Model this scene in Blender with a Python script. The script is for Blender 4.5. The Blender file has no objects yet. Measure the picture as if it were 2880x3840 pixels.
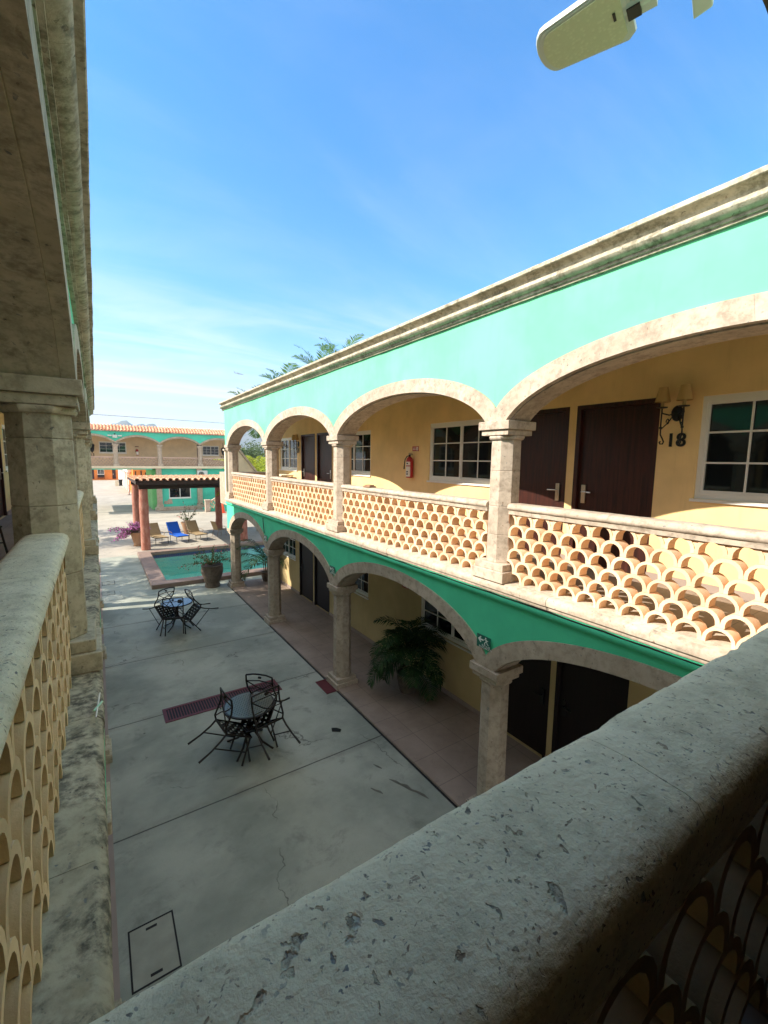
"""Arcaded hotel courtyard with pool, seen from the near upper gallery. Units: metres; the court runs along +y."""
SUN_E, SKY_S, EXPO, HAZE = 4.5, .15, 1.26, .00038
SKY_AIR, SKY_DUST, SKY_OZ, SKY_SAT, SKY_HUE, CIRRUS, CLOUD_COL, FILL_CLOUD = 1.0, .2, 2.4, 1.42, .5, 1.0, (3.6, 3.7, 3.8, 1), .85
CAMB = ((0.8337479, -0.0542275, 0.5494759), (-0.5519813, -0.106111, 0.8270774), (0.0134551, -0.9928745, -0.1184024))
import bpy, bmesh, math, random
from mathutils import Vector, Matrix
random.seed(7)
S = bpy.context.scene
COL = S.collection
R = math.radians
SUN = Vector((-1.0, 0.28, 0.79)).normalized()      # towards the sun

# ------------------------------------------------------------------ mesh helper
class MB:
    def __init__(s): s.v = []; s.f = []
    def quad(s, *p):
        n = len(s.v); s.v += [tuple(q) for q in p]; s.f.append(tuple(range(n, n+len(p))))
    def box(s, x0, x1, y0, y1, z0, z1):
        n = len(s.v)
        s.v += [(x0,y0,z0),(x1,y0,z0),(x1,y1,z0),(x0,y1,z0),(x0,y0,z1),(x1,y0,z1),(x1,y1,z1),(x0,y1,z1)]
        for f in ((0,3,2,1),(4,5,6,7),(0,1,5,4),(1,2,6,5),(2,3,7,6),(3,0,4,7)): s.f.append(tuple(n+i for i in f))
    def obox(s, c, ax, ay, az):                      # box from centre and three half-axis vectors
        c, ax, ay, az = map(Vector, (c, ax, ay, az)); n = len(s.v)
        for dz in (-1, 1):
            for dx, dy in ((-1,-1),(1,-1),(1,1),(-1,1)): s.v.append(tuple(c+ax*dx+ay*dy+az*dz))
        for f in ((0,3,2,1),(4,5,6,7),(0,1,5,4),(1,2,6,5),(2,3,7,6),(3,0,4,7)): s.f.append(tuple(n+i for i in f))
    def tube(s, pts, r, n=6, caps=True):
        pts = [Vector(p) for p in pts]; N = len(pts)
        rs = r if isinstance(r, (list, tuple)) else [r]*N
        base = len(s.v); up = None
        for i, p in enumerate(pts):
            t = (pts[min(i+1, N-1)] - pts[max(i-1, 0)]).normalized()
            if up is None:
                up = Vector((0,0,1)) if abs(t.z) < .9 else Vector((1,0,0))
            a = t.cross(up)
            if a.length < 1e-4: a = t.orthogonal()
            a.normalize(); b = a.cross(t); up = b
            for k in range(n):
                w = 2*math.pi*k/n
                s.v.append(tuple(p + (a*math.cos(w)+b*math.sin(w))*rs[i]))
        for i in range(N-1):
            for k in range(n):
                k2 = (k+1) % n
                s.f.append((base+i*n+k, base+i*n+k2, base+(i+1)*n+k2, base+(i+1)*n+k))
        if caps:
            s.f.append(tuple(base+k for k in range(n-1, -1, -1)))
            s.f.append(tuple(base+(N-1)*n+k for k in range(n)))
    def lathe(s, prof, c=(0,0,0), n=24, phase=0.0):
        base = len(s.v); N = len(prof)
        for r, z in prof:
            for k in range(n):
                w = 2*math.pi*(k+phase)/n
                s.v.append((c[0]+r*math.cos(w), c[1]+r*math.sin(w), c[2]+z))
        for i in range(N-1):
            for k in range(n):
                k2 = (k+1) % n
                s.f.append((base+i*n+k, base+i*n+k2, base+(i+1)*n+k2, base+(i+1)*n+k))
        s.f.append(tuple(base+k for k in range(n-1, -1, -1)))
        s.f.append(tuple(base+(N-1)*n+k for k in range(n)))
    def sweep(s, prof, fn, t0, t1, nt=1):            # closed profile (a,b) swept: fn(a,b,t) -> xyz
        base = len(s.v); n = len(prof)
        for i in range(nt+1):
            t = t0+(t1-t0)*i/nt
            for a, b in prof: s.v.append(tuple(fn(a, b, t)))
        for i in range(nt):
            for k in range(n):
                k2 = (k+1) % n
                s.f.append((base+i*n+k, base+i*n+k2, base+(i+1)*n+k2, base+(i+1)*n+k))
        s.f.append(tuple(base+k for k in range(n-1, -1, -1)))
        s.f.append(tuple(base+nt*n+k for k in range(n)))
    def prism(s, poly, fn, d0, d1): s.sweep(poly, fn, d0, d1, 1)
    def mesh(s, name, m=None, smooth=None, bevel=0.0):
        me = bpy.data.meshes.new(name); me.from_pydata(s.v, [], s.f)
        bm = bmesh.new(); bm.from_mesh(me)
        bmesh.ops.recalc_face_normals(bm, faces=bm.faces)
        if bevel:
            bmesh.ops.bevel(bm, geom=[e for e in bm.edges if len(e.link_faces) == 2 and e.calc_face_angle(0) > .6],
                            offset=bevel, segments=2, affect='EDGES', profile=.6, clamp_overlap=True)
        bm.to_mesh(me); bm.free()
        if smooth is not None:
            me.polygons.foreach_set('use_smooth', [True]*len(me.polygons))
            me.set_sharp_from_angle(angle=R(smooth))
        if m is not None: me.materials.append(m)
        return me
    def build(s, name, m=None, parent=None, smooth=None, bevel=0.0):
        return link(name, s.mesh(name, m, smooth, bevel), parent)

def link(name, data, parent=None):
    o = bpy.data.objects.new(name, data); COL.objects.link(o)
    if parent is not None: o.parent = parent
    return o
def tag(o, label=None, cat=None, group=None, kind=None):
    if label: o['label'] = label
    if cat: o['category'] = cat
    if group: o['group'] = group
    if kind: o['kind'] = kind
    return o
def thing(name, label, cat, loc=(0,0,0), rot=(0,0,0), group=None):
    o = link(name, None); o.location = loc; o.rotation_euler = rot
    return tag(o, label, cat, group)
def dup(root, label=None, loc=None, rot=None, group=None):
    r = root.copy(); COL.objects.link(r)
    if loc is not None: r.location = loc
    if rot is not None: r.rotation_euler = rot
    if label: r['label'] = label
    if group: r['group'] = group
    for ch in list(root.children):
        c = ch.copy(); COL.objects.link(c); c.parent = r
        for g in list(ch.children):
            d = g.copy(); COL.objects.link(d); d.parent = c
    return r

# ------------------------------------------------------------------ materials
class NT:
    def __init__(s, name):
        s.m = bpy.data.materials.new(name); s.m.use_nodes = True
        s.t = s.m.node_tree; s.N = s.t.nodes; s.L = s.t.links
        s.b = s.N['Principled BSDF']; s.out = s.N['Material Output']
        s.pos = s.N.new('ShaderNodeNewGeometry').outputs['Position']
    def val(s, sock, v):
        if isinstance(v, bpy.types.NodeSocket): s.L.new(v, sock)
        elif isinstance(v, (tuple, list)) and len(v) == 3 and sock.type == 'RGBA': sock.default_value = (*v, 1)
        else: sock.default_value = v
    def math(s, op, a, b=0.0, c=0.0, clamp=False):
        n = s.N.new('ShaderNodeMath'); n.operation = op; n.use_clamp = clamp
        s.val(n.inputs[0], a); s.val(n.inputs[1], b)
        if op in ('MULTIPLY_ADD',): s.val(n.inputs[2], c)
        return n.outputs[0]
    def vscale(s, v, sc, rot=(0,0,0)):
        n = s.N.new('ShaderNodeMapping'); s.L.new(v, n.inputs[0]); n.inputs['Scale'].default_value = sc; n.inputs['Rotation'].default_value = rot
        return n.outputs[0]
    def noise(s, scale=5, detail=3, rough=.5, v=None, dist=0.0):
        n = s.N.new('ShaderNodeTexNoise'); s.L.new(v or s.pos, n.inputs['Vector'])
        n.inputs['Scale'].default_value = scale; n.inputs['Detail'].default_value = detail
        n.inputs['Roughness'].default_value = rough; n.inputs['Distortion'].default_value = dist
        return n.outputs['Fac']
    def vor(s, scale, v=None, rnd=1.0):
        n = s.N.new('ShaderNodeTexVoronoi'); s.L.new(v or s.pos, n.inputs['Vector']); n.inputs['Scale'].default_value = scale
        n.inputs['Randomness'].default_value = rnd
        return n.outputs['Distance'], n.outputs['Color']
    def ramp(s, f, a, b):                            # smooth 0..1 between a and b
        n = s.N.new('ShaderNodeMapRange'); n.interpolation_type = 'SMOOTHSTEP'
        s.val(n.inputs['Value'], f); n.inputs['From Min'].default_value = a; n.inputs['From Max'].default_value = b
        return n.outputs['Result']
    def mix(s, f, a, b, mode='MIX'):
        n = s.N.new('ShaderNodeMix'); n.data_type = 'RGBA'; n.blend_type = mode
        s.val(n.inputs[0], f)
        s.val(n.inputs[6], a); s.val(n.inputs[7], b)
        return n.outputs[2]
    def sep(s, v):
        n = s.N.new('ShaderNodeSeparateXYZ'); s.L.new(v, n.inputs[0]); return n.outputs
    def sepc(s, v):
        n = s.N.new('ShaderNodeSeparateColor'); s.L.new(v, n.inputs[0]); return n.outputs
    def island(s):
        n = s.N.new('ShaderNodeNewGeometry'); return n.outputs['Random Per Island']
    def objrand(s):
        n = s.N.new('ShaderNodeObjectInfo'); return n.outputs['Random']
    def bump(s, h, strength=.3, dist=.01, prev=None):
        n = s.N.new('ShaderNodeBump'); n.inputs['Strength'].default_value = strength; n.inputs['Distance'].default_value = dist
        s.val(n.inputs['Height'], h)
        if prev is not None: s.L.new(prev, n.inputs['Normal'])
        return n.outputs[0]
    def done(s, col, rough=.7, bump=None, metal=0.0, spec=None):
        s.val(s.b.inputs['Base Color'], col); s.val(s.b.inputs['Roughness'], rough); s.val(s.b.inputs['Metallic'], metal)
        if spec is not None: s.b.inputs['Specular IOR Level'].default_value = spec
        if bump is not None: s.L.new(bump, s.b.inputs['Normal'])
        return s.m

def plain(name, col, rough=.6, metal=0.0, var=.12, scale=8, spec=None, bstr=.15):
    t = NT(name); n = t.noise(scale, 4)
    c = t.mix(n, tuple(x*(1-var) for x in col), tuple(min(1, x*(1+var)) for x in col))
    return t.done(c, rough, t.bump(t.noise(scale*8, 3), bstr, .004), metal, spec)

def cantera(name, c0, c1, big=False, stain=0.0, island=True, dirt=(.06,.055,.045)):
    t = NT(name)
    v = t.vscale(t.pos, (1, 1, 1.0), (.3, .2, .5))
    wob = t.N.new('ShaderNodeTexNoise'); wob.inputs['Scale'].default_value = 26; wob.inputs['Detail'].default_value = 4; t.L.new(v, wob.inputs['Vector'])
    add = t.N.new('ShaderNodeVectorMath'); add.operation = 'MULTIPLY_ADD'
    t.L.new(wob.outputs['Color'], add.inputs[0]); add.inputs[1].default_value = (.07,.07,.07); t.L.new(v, add.inputs[2])
    vv = add.outputs[0]
    c = t.mix(t.ramp(t.noise(2.3, 4, .6), .3, .7), c0, c1)
    c = t.mix(t.ramp(t.noise(11, 5, .65), .42, .72), c, tuple(x*.76 for x in c0))
    c = t.mix(t.math('MULTIPLY', t.ramp(t.noise(4.5, 5, .7, dist=.5), .55, .70), .30), c, (c0[0]*.78, c0[1]*.66, c0[2]*.55))
    if island:
        f = t.math('MULTIPLY_ADD', t.island(), .14, .90)
        c = t.mix(1.0, c, t_grey(t, f), 'MULTIPLY')
    def specks(c, scale, lo, k, cols, rot, st):
        d, cc = t.vor(scale, t.vscale(vv, st, rot)); r, g, b = t.sepc(cc)[:3]
        thr = t.math('MULTIPLY', t.math('SUBTRACT', r, lo), k, clamp=True)
        m = t.math('MULTIPLY', t.math('SUBTRACT', thr, d), 14, clamp=True)
        pc = t.mix(t.ramp(g, .3, .34), cols[0], cols[1]); pc = t.mix(t.ramp(g, .66, .7), pc, cols[2])
        pc = t.mix(t.ramp(t.noise(60, 3), .35, .8), pc, c)
        pc = t.mix(t.math('MULTIPLY', b, .55), pc, c); m = t.math('MULTIPLY', m, t.ramp(t.noise(110, 4, .7), .25, .48))
        return t.mix(m, c, pc), m
    dark = ((.085,.085,.085), (.17,.11,.075), (.15,.17,.18))
    if big:
        c, m1 = specks(c, 17, .68, .85, ((.10,.11,.12), (.24,.13,.08), (.27,.31,.31)), (.5, .3, .9), (1.7, .8, 1))
        c, m2 = specks(c, 52, .56, .8, dark, (.2, .6, 1.4), (1.5, .75, 1))
        c, m3 = specks(c, 120, .42, .8, dark, (.1, .2, .4), (1, 1, 1))
        d, cc = t.vor(9, t.vscale(vv, (2.2, .35, 1), (0, 0, .8)))
        c = t.mix(t.math('MULTIPLY', t.ramp(d, .035, .0), .16), c, (.62,.61,.56))
    else:
        c, m1 = specks(c, 11, .66, .8, dark, (.5, .3, .9), (1.4, .8, 1.0))
        c, m2 = specks(c, 30, .60, .9, dark, (.2, .6, 1.4), (1.4, .8, 1))
        m3 = t.math('MULTIPLY', m2, .5)
    if big: c = t.mix(t.math('MULTIPLY', t.ramp(t.noise(180, 4, .8), .52, .78), .22), c, tuple(x*.55 for x in c0))
    if stain:
        n = t.math('MULTIPLY', t.ramp(t.noise(3.2, 6, .7, dist=.6), .40, .58), t.ramp(t.noise(22, 5, .7), .3, .62))
        c = t.mix(t.math('MULTIPLY', n, stain), c, dirt)
    h = t.math('SUBTRACT', t.noise(70, 4, .6), t.math('ADD', m1, t.math('MULTIPLY', m2, .6)))
    bp = t.bump(t.noise(6, 3), .25, .02, t.bump(h, .35, .004) if not big else t.bump(h, .75, .006))
    return t.done(c, .82, bp, spec=.3)
def t_grey(t, f):
    n = t.N.new('ShaderNodeCombineColor')
    for i in range(3): t.L.new(f, n.inputs[i])
    return n.outputs[0]

M = {}
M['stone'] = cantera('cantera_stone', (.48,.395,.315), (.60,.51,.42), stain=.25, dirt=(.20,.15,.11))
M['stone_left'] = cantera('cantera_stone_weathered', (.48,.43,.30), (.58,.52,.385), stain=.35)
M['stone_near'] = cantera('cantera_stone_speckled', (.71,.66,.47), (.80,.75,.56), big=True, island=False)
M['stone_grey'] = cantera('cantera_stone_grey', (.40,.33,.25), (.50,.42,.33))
M['stone_stained'] = cantera('cantera_stone_stained', (.40,.37,.26), (.50,.46,.335), stain=.85, island=True, dirt=(.035,.034,.026))
M['cornice'] = cantera('cornice_stone', (.50,.45,.345), (.62,.56,.44), stain=.62, dirt=(.10,.095,.055))
M['pink_stone'] = plain('pink_walkway_stone', (.30,.235,.20), .75, var=.25, scale=3)

def plaster(name, col, var=.10, bst=.25):
    t = NT(name)
    c = t.mix(t.ramp(t.noise(1.1, 4, .6), .3, .7), tuple(x*(1-var) for x in col), tuple(min(1, x*(1+var)) for x in col))
    streak = t.ramp(t.noise(2.0, 5, .7, t.vscale(t.pos, (5, 5, .5))), .52, .8)
    c = t.mix(t.math('MULTIPLY', streak, .24), c, tuple(x*.55 for x in col))
    c = t.mix(t.math('MULTIPLY', t.ramp(t.noise(.7, 5, .7, dist=.8), .52, .66), .14), c, tuple(min(1, x*1.0+.10) for x in col))
    c = t.mix(t.math('MULTIPLY', t.ramp(t.noise(14, 5, .75), .55, .8), .12), c, tuple(x*.6 for x in col))
    bp = t.bump(t.noise(3, 3), .3, .02, t.bump(t.noise(140, 3, .6), bst, .003))
    return t.done(c, .85, bp, spec=.25)
M['turq'] = plaster('turquoise_plaster', (.17,.62,.36))
M['turq2'] = plaster('teal_plaster', (.09,.66,.37))
M['turq_far'] = plaster('blue_turquoise_plaster', (.09,.56,.42))
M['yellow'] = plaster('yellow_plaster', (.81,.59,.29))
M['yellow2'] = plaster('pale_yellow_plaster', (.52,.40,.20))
M['beige'] = plaster('beige_plaster', (.70,.55,.36))
M['orange'] = plaster('orange_plaster', (.75,.24,.05))
M['cream'] = plaster('cream_plaster', (.72,.62,.46))
M['white_plaster'] = plaster('white_plaster', (.78,.75,.74))
M['green_plaster'] = plaster('light_green_plaster', (.22,.55,.22))

def clay(name, c0, c1):
    t = NT(name)
    c = t.mix(t.ramp(t.noise(3, 4, .6), .3, .7), c0, c1)
    c = t.mix(1.0, c, t_grey(t, t.math('MULTIPLY_ADD', t.island(), .3, .84)), 'MULTIPLY')
    c = t.mix(t.math('MULTIPLY', t.ramp(t.noise(28, 5, .7), .5, .8), .35), c, tuple(x*.6 for x in c0))
    return t.done(c, .85, t.bump(t.noise(60, 4, .7), .45, .005), spec=.25)
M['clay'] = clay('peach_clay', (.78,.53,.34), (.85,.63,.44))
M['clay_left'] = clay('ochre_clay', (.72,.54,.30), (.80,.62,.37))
M['clay_shaded'] = clay('shaded_clay', (.30,.20,.10), (.38,.27,.15))  # lattice clay darkened in colour to stand for the unlit inner side
M['clay_far'] = clay('mauve_clay', (.50,.36,.30), (.58,.43,.36))
M['tile'] = clay('terracotta_tile', (.62,.27,.14), (.80,.48,.33))
M['tile_pale'] = clay('pale_terracotta_tile', (.70,.42,.27), (.82,.60,.44))

def wood(name, c0, c1, rough=.45, axis=(9, 9, .7)):
    t = NT(name); v = t.vscale(t.pos, axis)
    c = t.mix(t.ramp(t.noise(2.5, 6, .65, v, .5), .3, .7), c0, c1)
    return t.done(c, rough, t.bump(t.noise(6, 5, .6, v), .15, .004), spec=.4)
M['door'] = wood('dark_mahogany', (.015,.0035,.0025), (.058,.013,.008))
M['door_shaded'] = wood('shaded_door_wood', (.006,.0025,.002), (.012,.005,.004), .6)  # door wood with the lower corridor's deep shade put into its colour
M['beam'] = wood('dark_stained_timber', (.020,.010,.007), (.045,.022,.014), .7, (1, 9, 9))
t = NT('red_brown_log')
c = t.mix(t.ramp(t.noise(3, 5, .7, t.vscale(t.pos, (2, 2, .8))), .35, .68), (.30,.10,.065), (.42,.20,.15))
c = t.mix(t.math('MULTIPLY', t.ramp(t.noise(9, 5, .7), .55, .8), .5), c, (.10,.035,.03))
M['log'] = t.done(c, .8, t.bump(t.noise(14, 5, .7, t.vscale(t.pos, (3, 3, .5))), .6, .02))
M['white'] = plain('white_aluminium', (.75,.74,.70), .4, var=.04)
M['glass'] = plain('dark_window_glass', (.006,.008,.009), .04, var=.2, spec=.5, bstr=0.0)
M['iron'] = plain('black_iron', (.012,.011,.010), .45, .3, var=.3, scale=20)
M['bronze'] = plain('dark_cast_aluminium', (.020,.016,.013), .42, .5, var=.35, scale=25)
M['steel'] = plain('brushed_steel', (.55,.53,.48), .3, 1.0)
M['rust'] = plain('maroon_painted_iron', (.12,.022,.024), .6, .2, var=.3, scale=20)
M['damp'] = plain('damp_concrete', (.12,.115,.095), .5, var=.4, scale=12)
M['black'] = plain('black_gap', (.008,.007,.007), .8)
M['cable'] = plain('black_cable', (.012,.012,.012), .5)
M['red'] = plain('red_paint', (.42,.015,.02), .35, var=.06)
M['paper'] = plain('white_label', (.80,.78,.72), .6, var=.05)
M['sign_green'] = plain('dark_green_sign', (.01,.13,.09), .45, var=.05)
M['sign_white'] = plain('sign_white', (.75,.80,.74), .5, var=.03)
M['shade'] = plain('parchment_shade', (.52,.34,.13), .8, var=.08)
M['lamp_grey'] = plain('grey_cast_housing', (.55,.60,.57), .45, .2, var=.05)
M['orange_plastic'] = plain('orange_red_plastic', (.80,.09,.02), .5, var=.05)
M['blue'] = plain('blue_towel', (.006,.115,.60), .9, var=.12, scale=30, bstr=.6)
M['sling'] = plain('tan_sling_fabric', (.36,.26,.14), .85, var=.15, scale=40, bstr=.5)
M['frame_tan'] = plain('tan_metal_frame', (.24,.15,.08), .5, .3)
M['pot'] = cantera('dark_pot_stone', (.11,.085,.065), (.17,.135,.105), island=False)
M['pot_clay'] = clay('brown_clay_pot', (.30,.17,.10), (.38,.23,.14))
M['soil'] = plain('soil', (.035,.022,.014), .95, var=.3)
M['bark'] = plain('grey_bark', (.14,.10,.07), .9, var=.35, scale=10, bstr=.6)
M['stem'] = plain('green_brown_stem', (.13,.10,.045), .8, var=.2)
M['ac_white'] = plain('painted_white_metal', (.62,.64,.62), .45, var=.03)
M['plane'] = plain('pale_aircraft_skin', (.30,.36,.42), .4, var=.03)
M['straw'] = plain('pale_green_plastic', (.45,.75,.55), .4, var=.04)

def leafmat(name, c0, c1, trans=.35):
    t = NT(name)
    c = t.mix(t.island(), c0, c1)
    t.done(c, .6, spec=.18)
    tr = t.N.new('ShaderNodeBsdfTranslucent'); t.L.new(c, tr.inputs['Color'])
    mx = t.N.new('ShaderNodeMixShader'); mx.inputs[0].default_value = trans
    t.L.new(t.b.outputs[0], mx.inputs[1]); t.L.new(tr.outputs[0], mx.inputs[2]); t.L.new(mx.outputs[0], t.out.inputs[0])
    return t.m
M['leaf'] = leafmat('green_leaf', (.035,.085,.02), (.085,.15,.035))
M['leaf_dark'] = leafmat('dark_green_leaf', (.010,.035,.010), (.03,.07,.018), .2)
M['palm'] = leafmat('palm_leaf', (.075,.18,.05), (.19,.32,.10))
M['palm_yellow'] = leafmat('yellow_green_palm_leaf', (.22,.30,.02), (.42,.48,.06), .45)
M['magenta'] = leafmat('magenta_bract', (.36,.07,.30), (.60,.26,.55), .4)
M['pinkfl'] = leafmat('pink_red_petal', (.55,.05,.08), (.75,.25,.25), .4)
M['tree_far'] = leafmat('far_tree_leaf', (.05,.085,.03), (.10,.15,.05), .3)

def concrete(name, c0, c1, joints=True):
    t = NT(name); x, y, z = t.sep(t.pos)[:3]
    c = t.mix(t.ramp(t.noise(.55, 5, .6), .35, .66), c0, c1)
    c = t.mix(t.math('MULTIPLY', t.ramp(t.noise(1.7, 6, .72, dist=.4), .52, .74), .55), c, tuple(q*.45 for q in c0))
    c = t.mix(t.math('MULTIPLY', t.ramp(t.noise(75, 4, .8), .48, .72), .20), c, tuple(q*.5 for q in c0))
    c = t.mix(t.math('MULTIPLY', t.ramp(t.noise(9, 6, .75), .55, .72), .18), c, tuple(q*.6 for q in c0))
    c = t.mix(t.math('MULTIPLY', t.ramp(t.noise(2.4, 5, .7, t.vscale(t.pos, (.5, 3, 1), (0, 0, .35))), .56, .75), .25), c, (.52,.50,.43))
    ve = t.N.new('ShaderNodeTexVoronoi'); ve.feature = 'DISTANCE_TO_EDGE'; ve.inputs['Scale'].default_value = .42
    wv = t.N.new('ShaderNodeTexNoise'); wv.inputs['Scale'].default_value = 2.5; wv.inputs['Detail'].default_value = 6; t.L.new(t.pos, wv.inputs['Vector'])
    av = t.N.new('ShaderNodeVectorMath'); av.operation = 'MULTIPLY_ADD'; t.L.new(wv.outputs['Color'], av.inputs[0]); av.inputs[1].default_value = (.5, .5, .5); t.L.new(t.pos, av.inputs[2]); t.L.new(av.outputs[0], ve.inputs['Vector'])
    crack = t.math('MULTIPLY', t.ramp(ve.outputs['Distance'], .0035, .0012), t.ramp(t.noise(.8, 3), .50, .58))
    c = t.mix(t.math('MULTIPLY', crack, .7), c, (.07,.065,.055))
    d, cc = t.vor(1.9); rr = t.sepc(cc)[0]
    spot = t.math('MULTIPLY', t.math('SUBTRACT', t.math('MULTIPLY', t.math('SUBTRACT', rr, .72), .35, clamp=True), d), 40, clamp=True)
    c = t.mix(t.math('MULTIPLY', spot, .75), c, (.045,.045,.042))
    if joints:
        wob = t.math('MULTIPLY_ADD', t.noise(3, 2), .012, y)
        fr = t.math('FRACT', t.math('DIVIDE', t.math('ADD', wob, 2.72*3-5.9), 2.72))
        dist = t.math('MULTIPLY', t.math('MINIMUM', fr, t.math('SUBTRACT', 1.0, fr)), 2.72)
        lim = t.math('MULTIPLY', t.math('LESS_THAN', y, 17.3), t.math('LESS_THAN', x, 3.95))
        j = t.math('MULTIPLY', t.ramp(dist, .014, .008), lim)
        near = t.math('MULTIPLY', t.math('MULTIPLY', t.ramp(dist, .16, 0), lim), t.ramp(t.noise(2.2, 4, .7), .42, .68))
        c = t.mix(t.math('MULTIPLY', near, .5), c, (.10,.085,.06))
        c = t.mix(t.math('MULTIPLY', j, .85), c, (.05,.05,.045))
    h = t.noise(45, 5, .65)
    bp = t.bump(t.noise(1.5, 3), .2, .03, t.bump(h, .25, .004))
    if joints: bp = t.bump(t.math('SUBTRACT', 1.0, j), .6, .01, bp)
    t.done(c, .72, bp, spec=.35)
    return t.m
M['concrete'] = concrete('courtyard_concrete', (.235,.256,.216), (.40,.412,.35))
M['paving'] = concrete('pale_paving', (.34,.31,.262), (.42,.385,.325), False)

t = NT('walkway_stone'); x, y, z = t.sep(t.pos)[:3]
def gr(t, q, step, w):
    fr = t.math('FRACT', t.math('DIVIDE', t.math('ADD', q, 100.0), step))
    return t.ramp(t.math('MULTIPLY', t.math('MINIMUM', fr, t.math('SUBTRACT', 1.0, fr)), step), w*1.6, w)
c = t.mix(t.ramp(t.noise(1.3, 5, .65), .3, .7), (.23,.175,.14), (.31,.24,.195))
c = t.mix(t.math('MULTIPLY', t.ramp(t.noise(8, 5, .7), .55, .75), .4), c, (.13,.10,.09))
j = t.math('MAXIMUM', gr(t, x, .6, .004), gr(t, y, .6, .004))
c = t.mix(t.math('MULTIPLY', j, .55), c, (.09,.075,.065))
M['walk'] = t.done(c, .7, t.bump(t.noise(50, 4), .2, .003), spec=.35)

t = NT('mountain_rock')
c = t.mix(t.ramp(t.noise(.01, 6, .7), .3, .7), (.05,.06,.045), (.12,.11,.09))
M['mountain'] = t.done(c, .95)

t = NT('pool_tile'); x, y, z = t.sep(t.pos)[:3]
j = t.math('MAXIMUM', gr(t, x, .1, .003), gr(t, y, .1, .003))
band = t.math('MULTIPLY', t.math('GREATER_THAN', z, -.18), 1.0)
c = t.mix(band, (.40,.84,.78), (.02,.07,.36)); c = t.mix(t.math('MULTIPLY', j, .3), c, (.5,.55,.55))
M['pooltile'] = t.done(c, .4)
t = NT('pool_water')
bp = t.bump(t.noise(11, 3, .5, None, .5), .35, .02)
g = t.N.new('ShaderNodeBsdfGlossy'); g.inputs['Roughness'].default_value = .03; t.L.new(bp, g.inputs['Normal'])
tr = t.N.new('ShaderNodeBsdfTransparent'); tr.inputs[0].default_value = (.62,.95,.90,1)
fr = t.N.new('ShaderNodeFresnel'); fr.inputs[0].default_value = 1.33; t.L.new(bp, fr.inputs['Normal'])
mx = t.N.new('ShaderNodeMixShader'); t.L.new(fr.outputs[0], mx.inputs[0]); t.L.new(tr.outputs[0], mx.inputs[1]); t.L.new(g.outputs[0], mx.inputs[2])
t.L.new(mx.outputs[0], t.out.inputs[0]); M['water'] = t.m

t = NT('frosted_lens'); 
d, cc = t.vor(55)
c = t.mix(t.ramp(d, .15, .5), (.64,.64,.44), (.58,.58,.39))
M['lens'] = t.done(c, .35, t.bump(d, .5, .003))
# ------------------------------------------------------------------ architecture pieces
BAY = 4.23; Y0 = 3.63; HALF = BAY/2
ZF = 3.36                                          # upper floor level
COLS = [Y0+BAY*k for k in (-1, 0, 1, 2, 3)]
def arc_out(dy, crown, junc, half):                # depressed elliptical extrados
    a = half*1.04; e = math.sqrt(1-(half/a)**2); b = (crown-junc)/(1-e)
    return crown-b+b*math.sqrt(max(1-(dy/a)**2, 0))
def arc_in(dy, crown, spring, a):
    q = a*1.03; e = math.sqrt(1-(a/q)**2); b = (crown-spring)/(1-e)
    return max(crown-b+b*math.sqrt(max(1-(dy/q)**2, 0)), spring)

def lattice_mesh(name, length, z0, z1, rows, pitch, depth, m, seg=9, th=.029):
    """overlapping half-round clay tiles set like fish scales; runs along +y from 0, depth along +x from 0"""
    mb = MB(); h = (z1-z0)/rows; ro = pitch/2; leg = max(h-ro, .004)
    rng = random.Random(3)
    for r in range(rows):
        zb = z0+r*h; off = 0 if r % 2 == 0 else -.5
        n = int(length/pitch)+1
        start = (length-(int(length/pitch))*pitch)/2
        for k in range(n+1):
            cy = start+(k+.5+off)*pitch
            if r % 2 == 0 and k >= int(length/pitch): continue
            jx = rng.uniform(-.003, .003); jt = th*rng.uniform(.88, 1.15)
            pts = []
            def shape(rad, inner):
                o = [(cy-rad, zb)]
                for i in range(seg+1):
                    a = math.pi-math.pi*i/seg
                    yy = cy+rad*math.cos(a); zz = zb+leg+(h-leg if not inner else h-leg-jt)*math.sin(a)
                    o.append((yy, zz))
                o.append((cy+rad, zb)); return o
            A = shape(ro, False); B = shape(ro-jt, True)
            A = [(min(max(p, 0), length), q) for p, q in A]; B = [(min(max(p, 0), length), q) for p, q in B]
            base = len(mb.v); N = len(A)
            for dx in (jx, depth+jx):
                for p in A: mb.v.append((dx, p[0], p[1]))
                for p in B: mb.v.append((dx, p[0], p[1]))
            for i in range(N-1):
                a, b = base+i, base+i+1; c, d = base+N+i, base+N+i+1
                e = 2*N
                mb.f += [(a, b, d, c), (a+e, c+e, d+e, b+e), (a, a+e, b+e, b), (c, d, d+e, c+e)]
    # mortar filling the spandrels of the last row up to the rail
    r = rows-1; zb = z0+r*h; start = (length-(int(length/pitch))*pitch)/2; off = 0 if r % 2 == 0 else -.5
    for k in range(int(length/pitch)+2):
        c = start+(k+off)*pitch; lo = []; 
        for i in range(6):
            a = math.pi/2*i/5; lo.append((c-ro+ro*math.cos(math.pi/2-a)*1.0, zb+leg+(h-leg-.004)*math.sin(math.pi/2-a)))
        for i in range(1, 6):
            a = math.pi/2*i/5; lo.append((c+ro-ro*math.cos(a), zb+leg+(h-leg-.004)*math.sin(a)))
        poly = [(min(max(y, 0), length), z) for y, z in lo]
        if max(y for y, z in poly)-min(y for y, z in poly) < .02: continue
        mb.prism(poly+[(poly[-1][0], z1+.01), (poly[0][0], z1+.01)], lambda a, b, tt: (tt, a, b), .012, depth-.012)
    return mb.mesh(name, m, 40)

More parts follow.
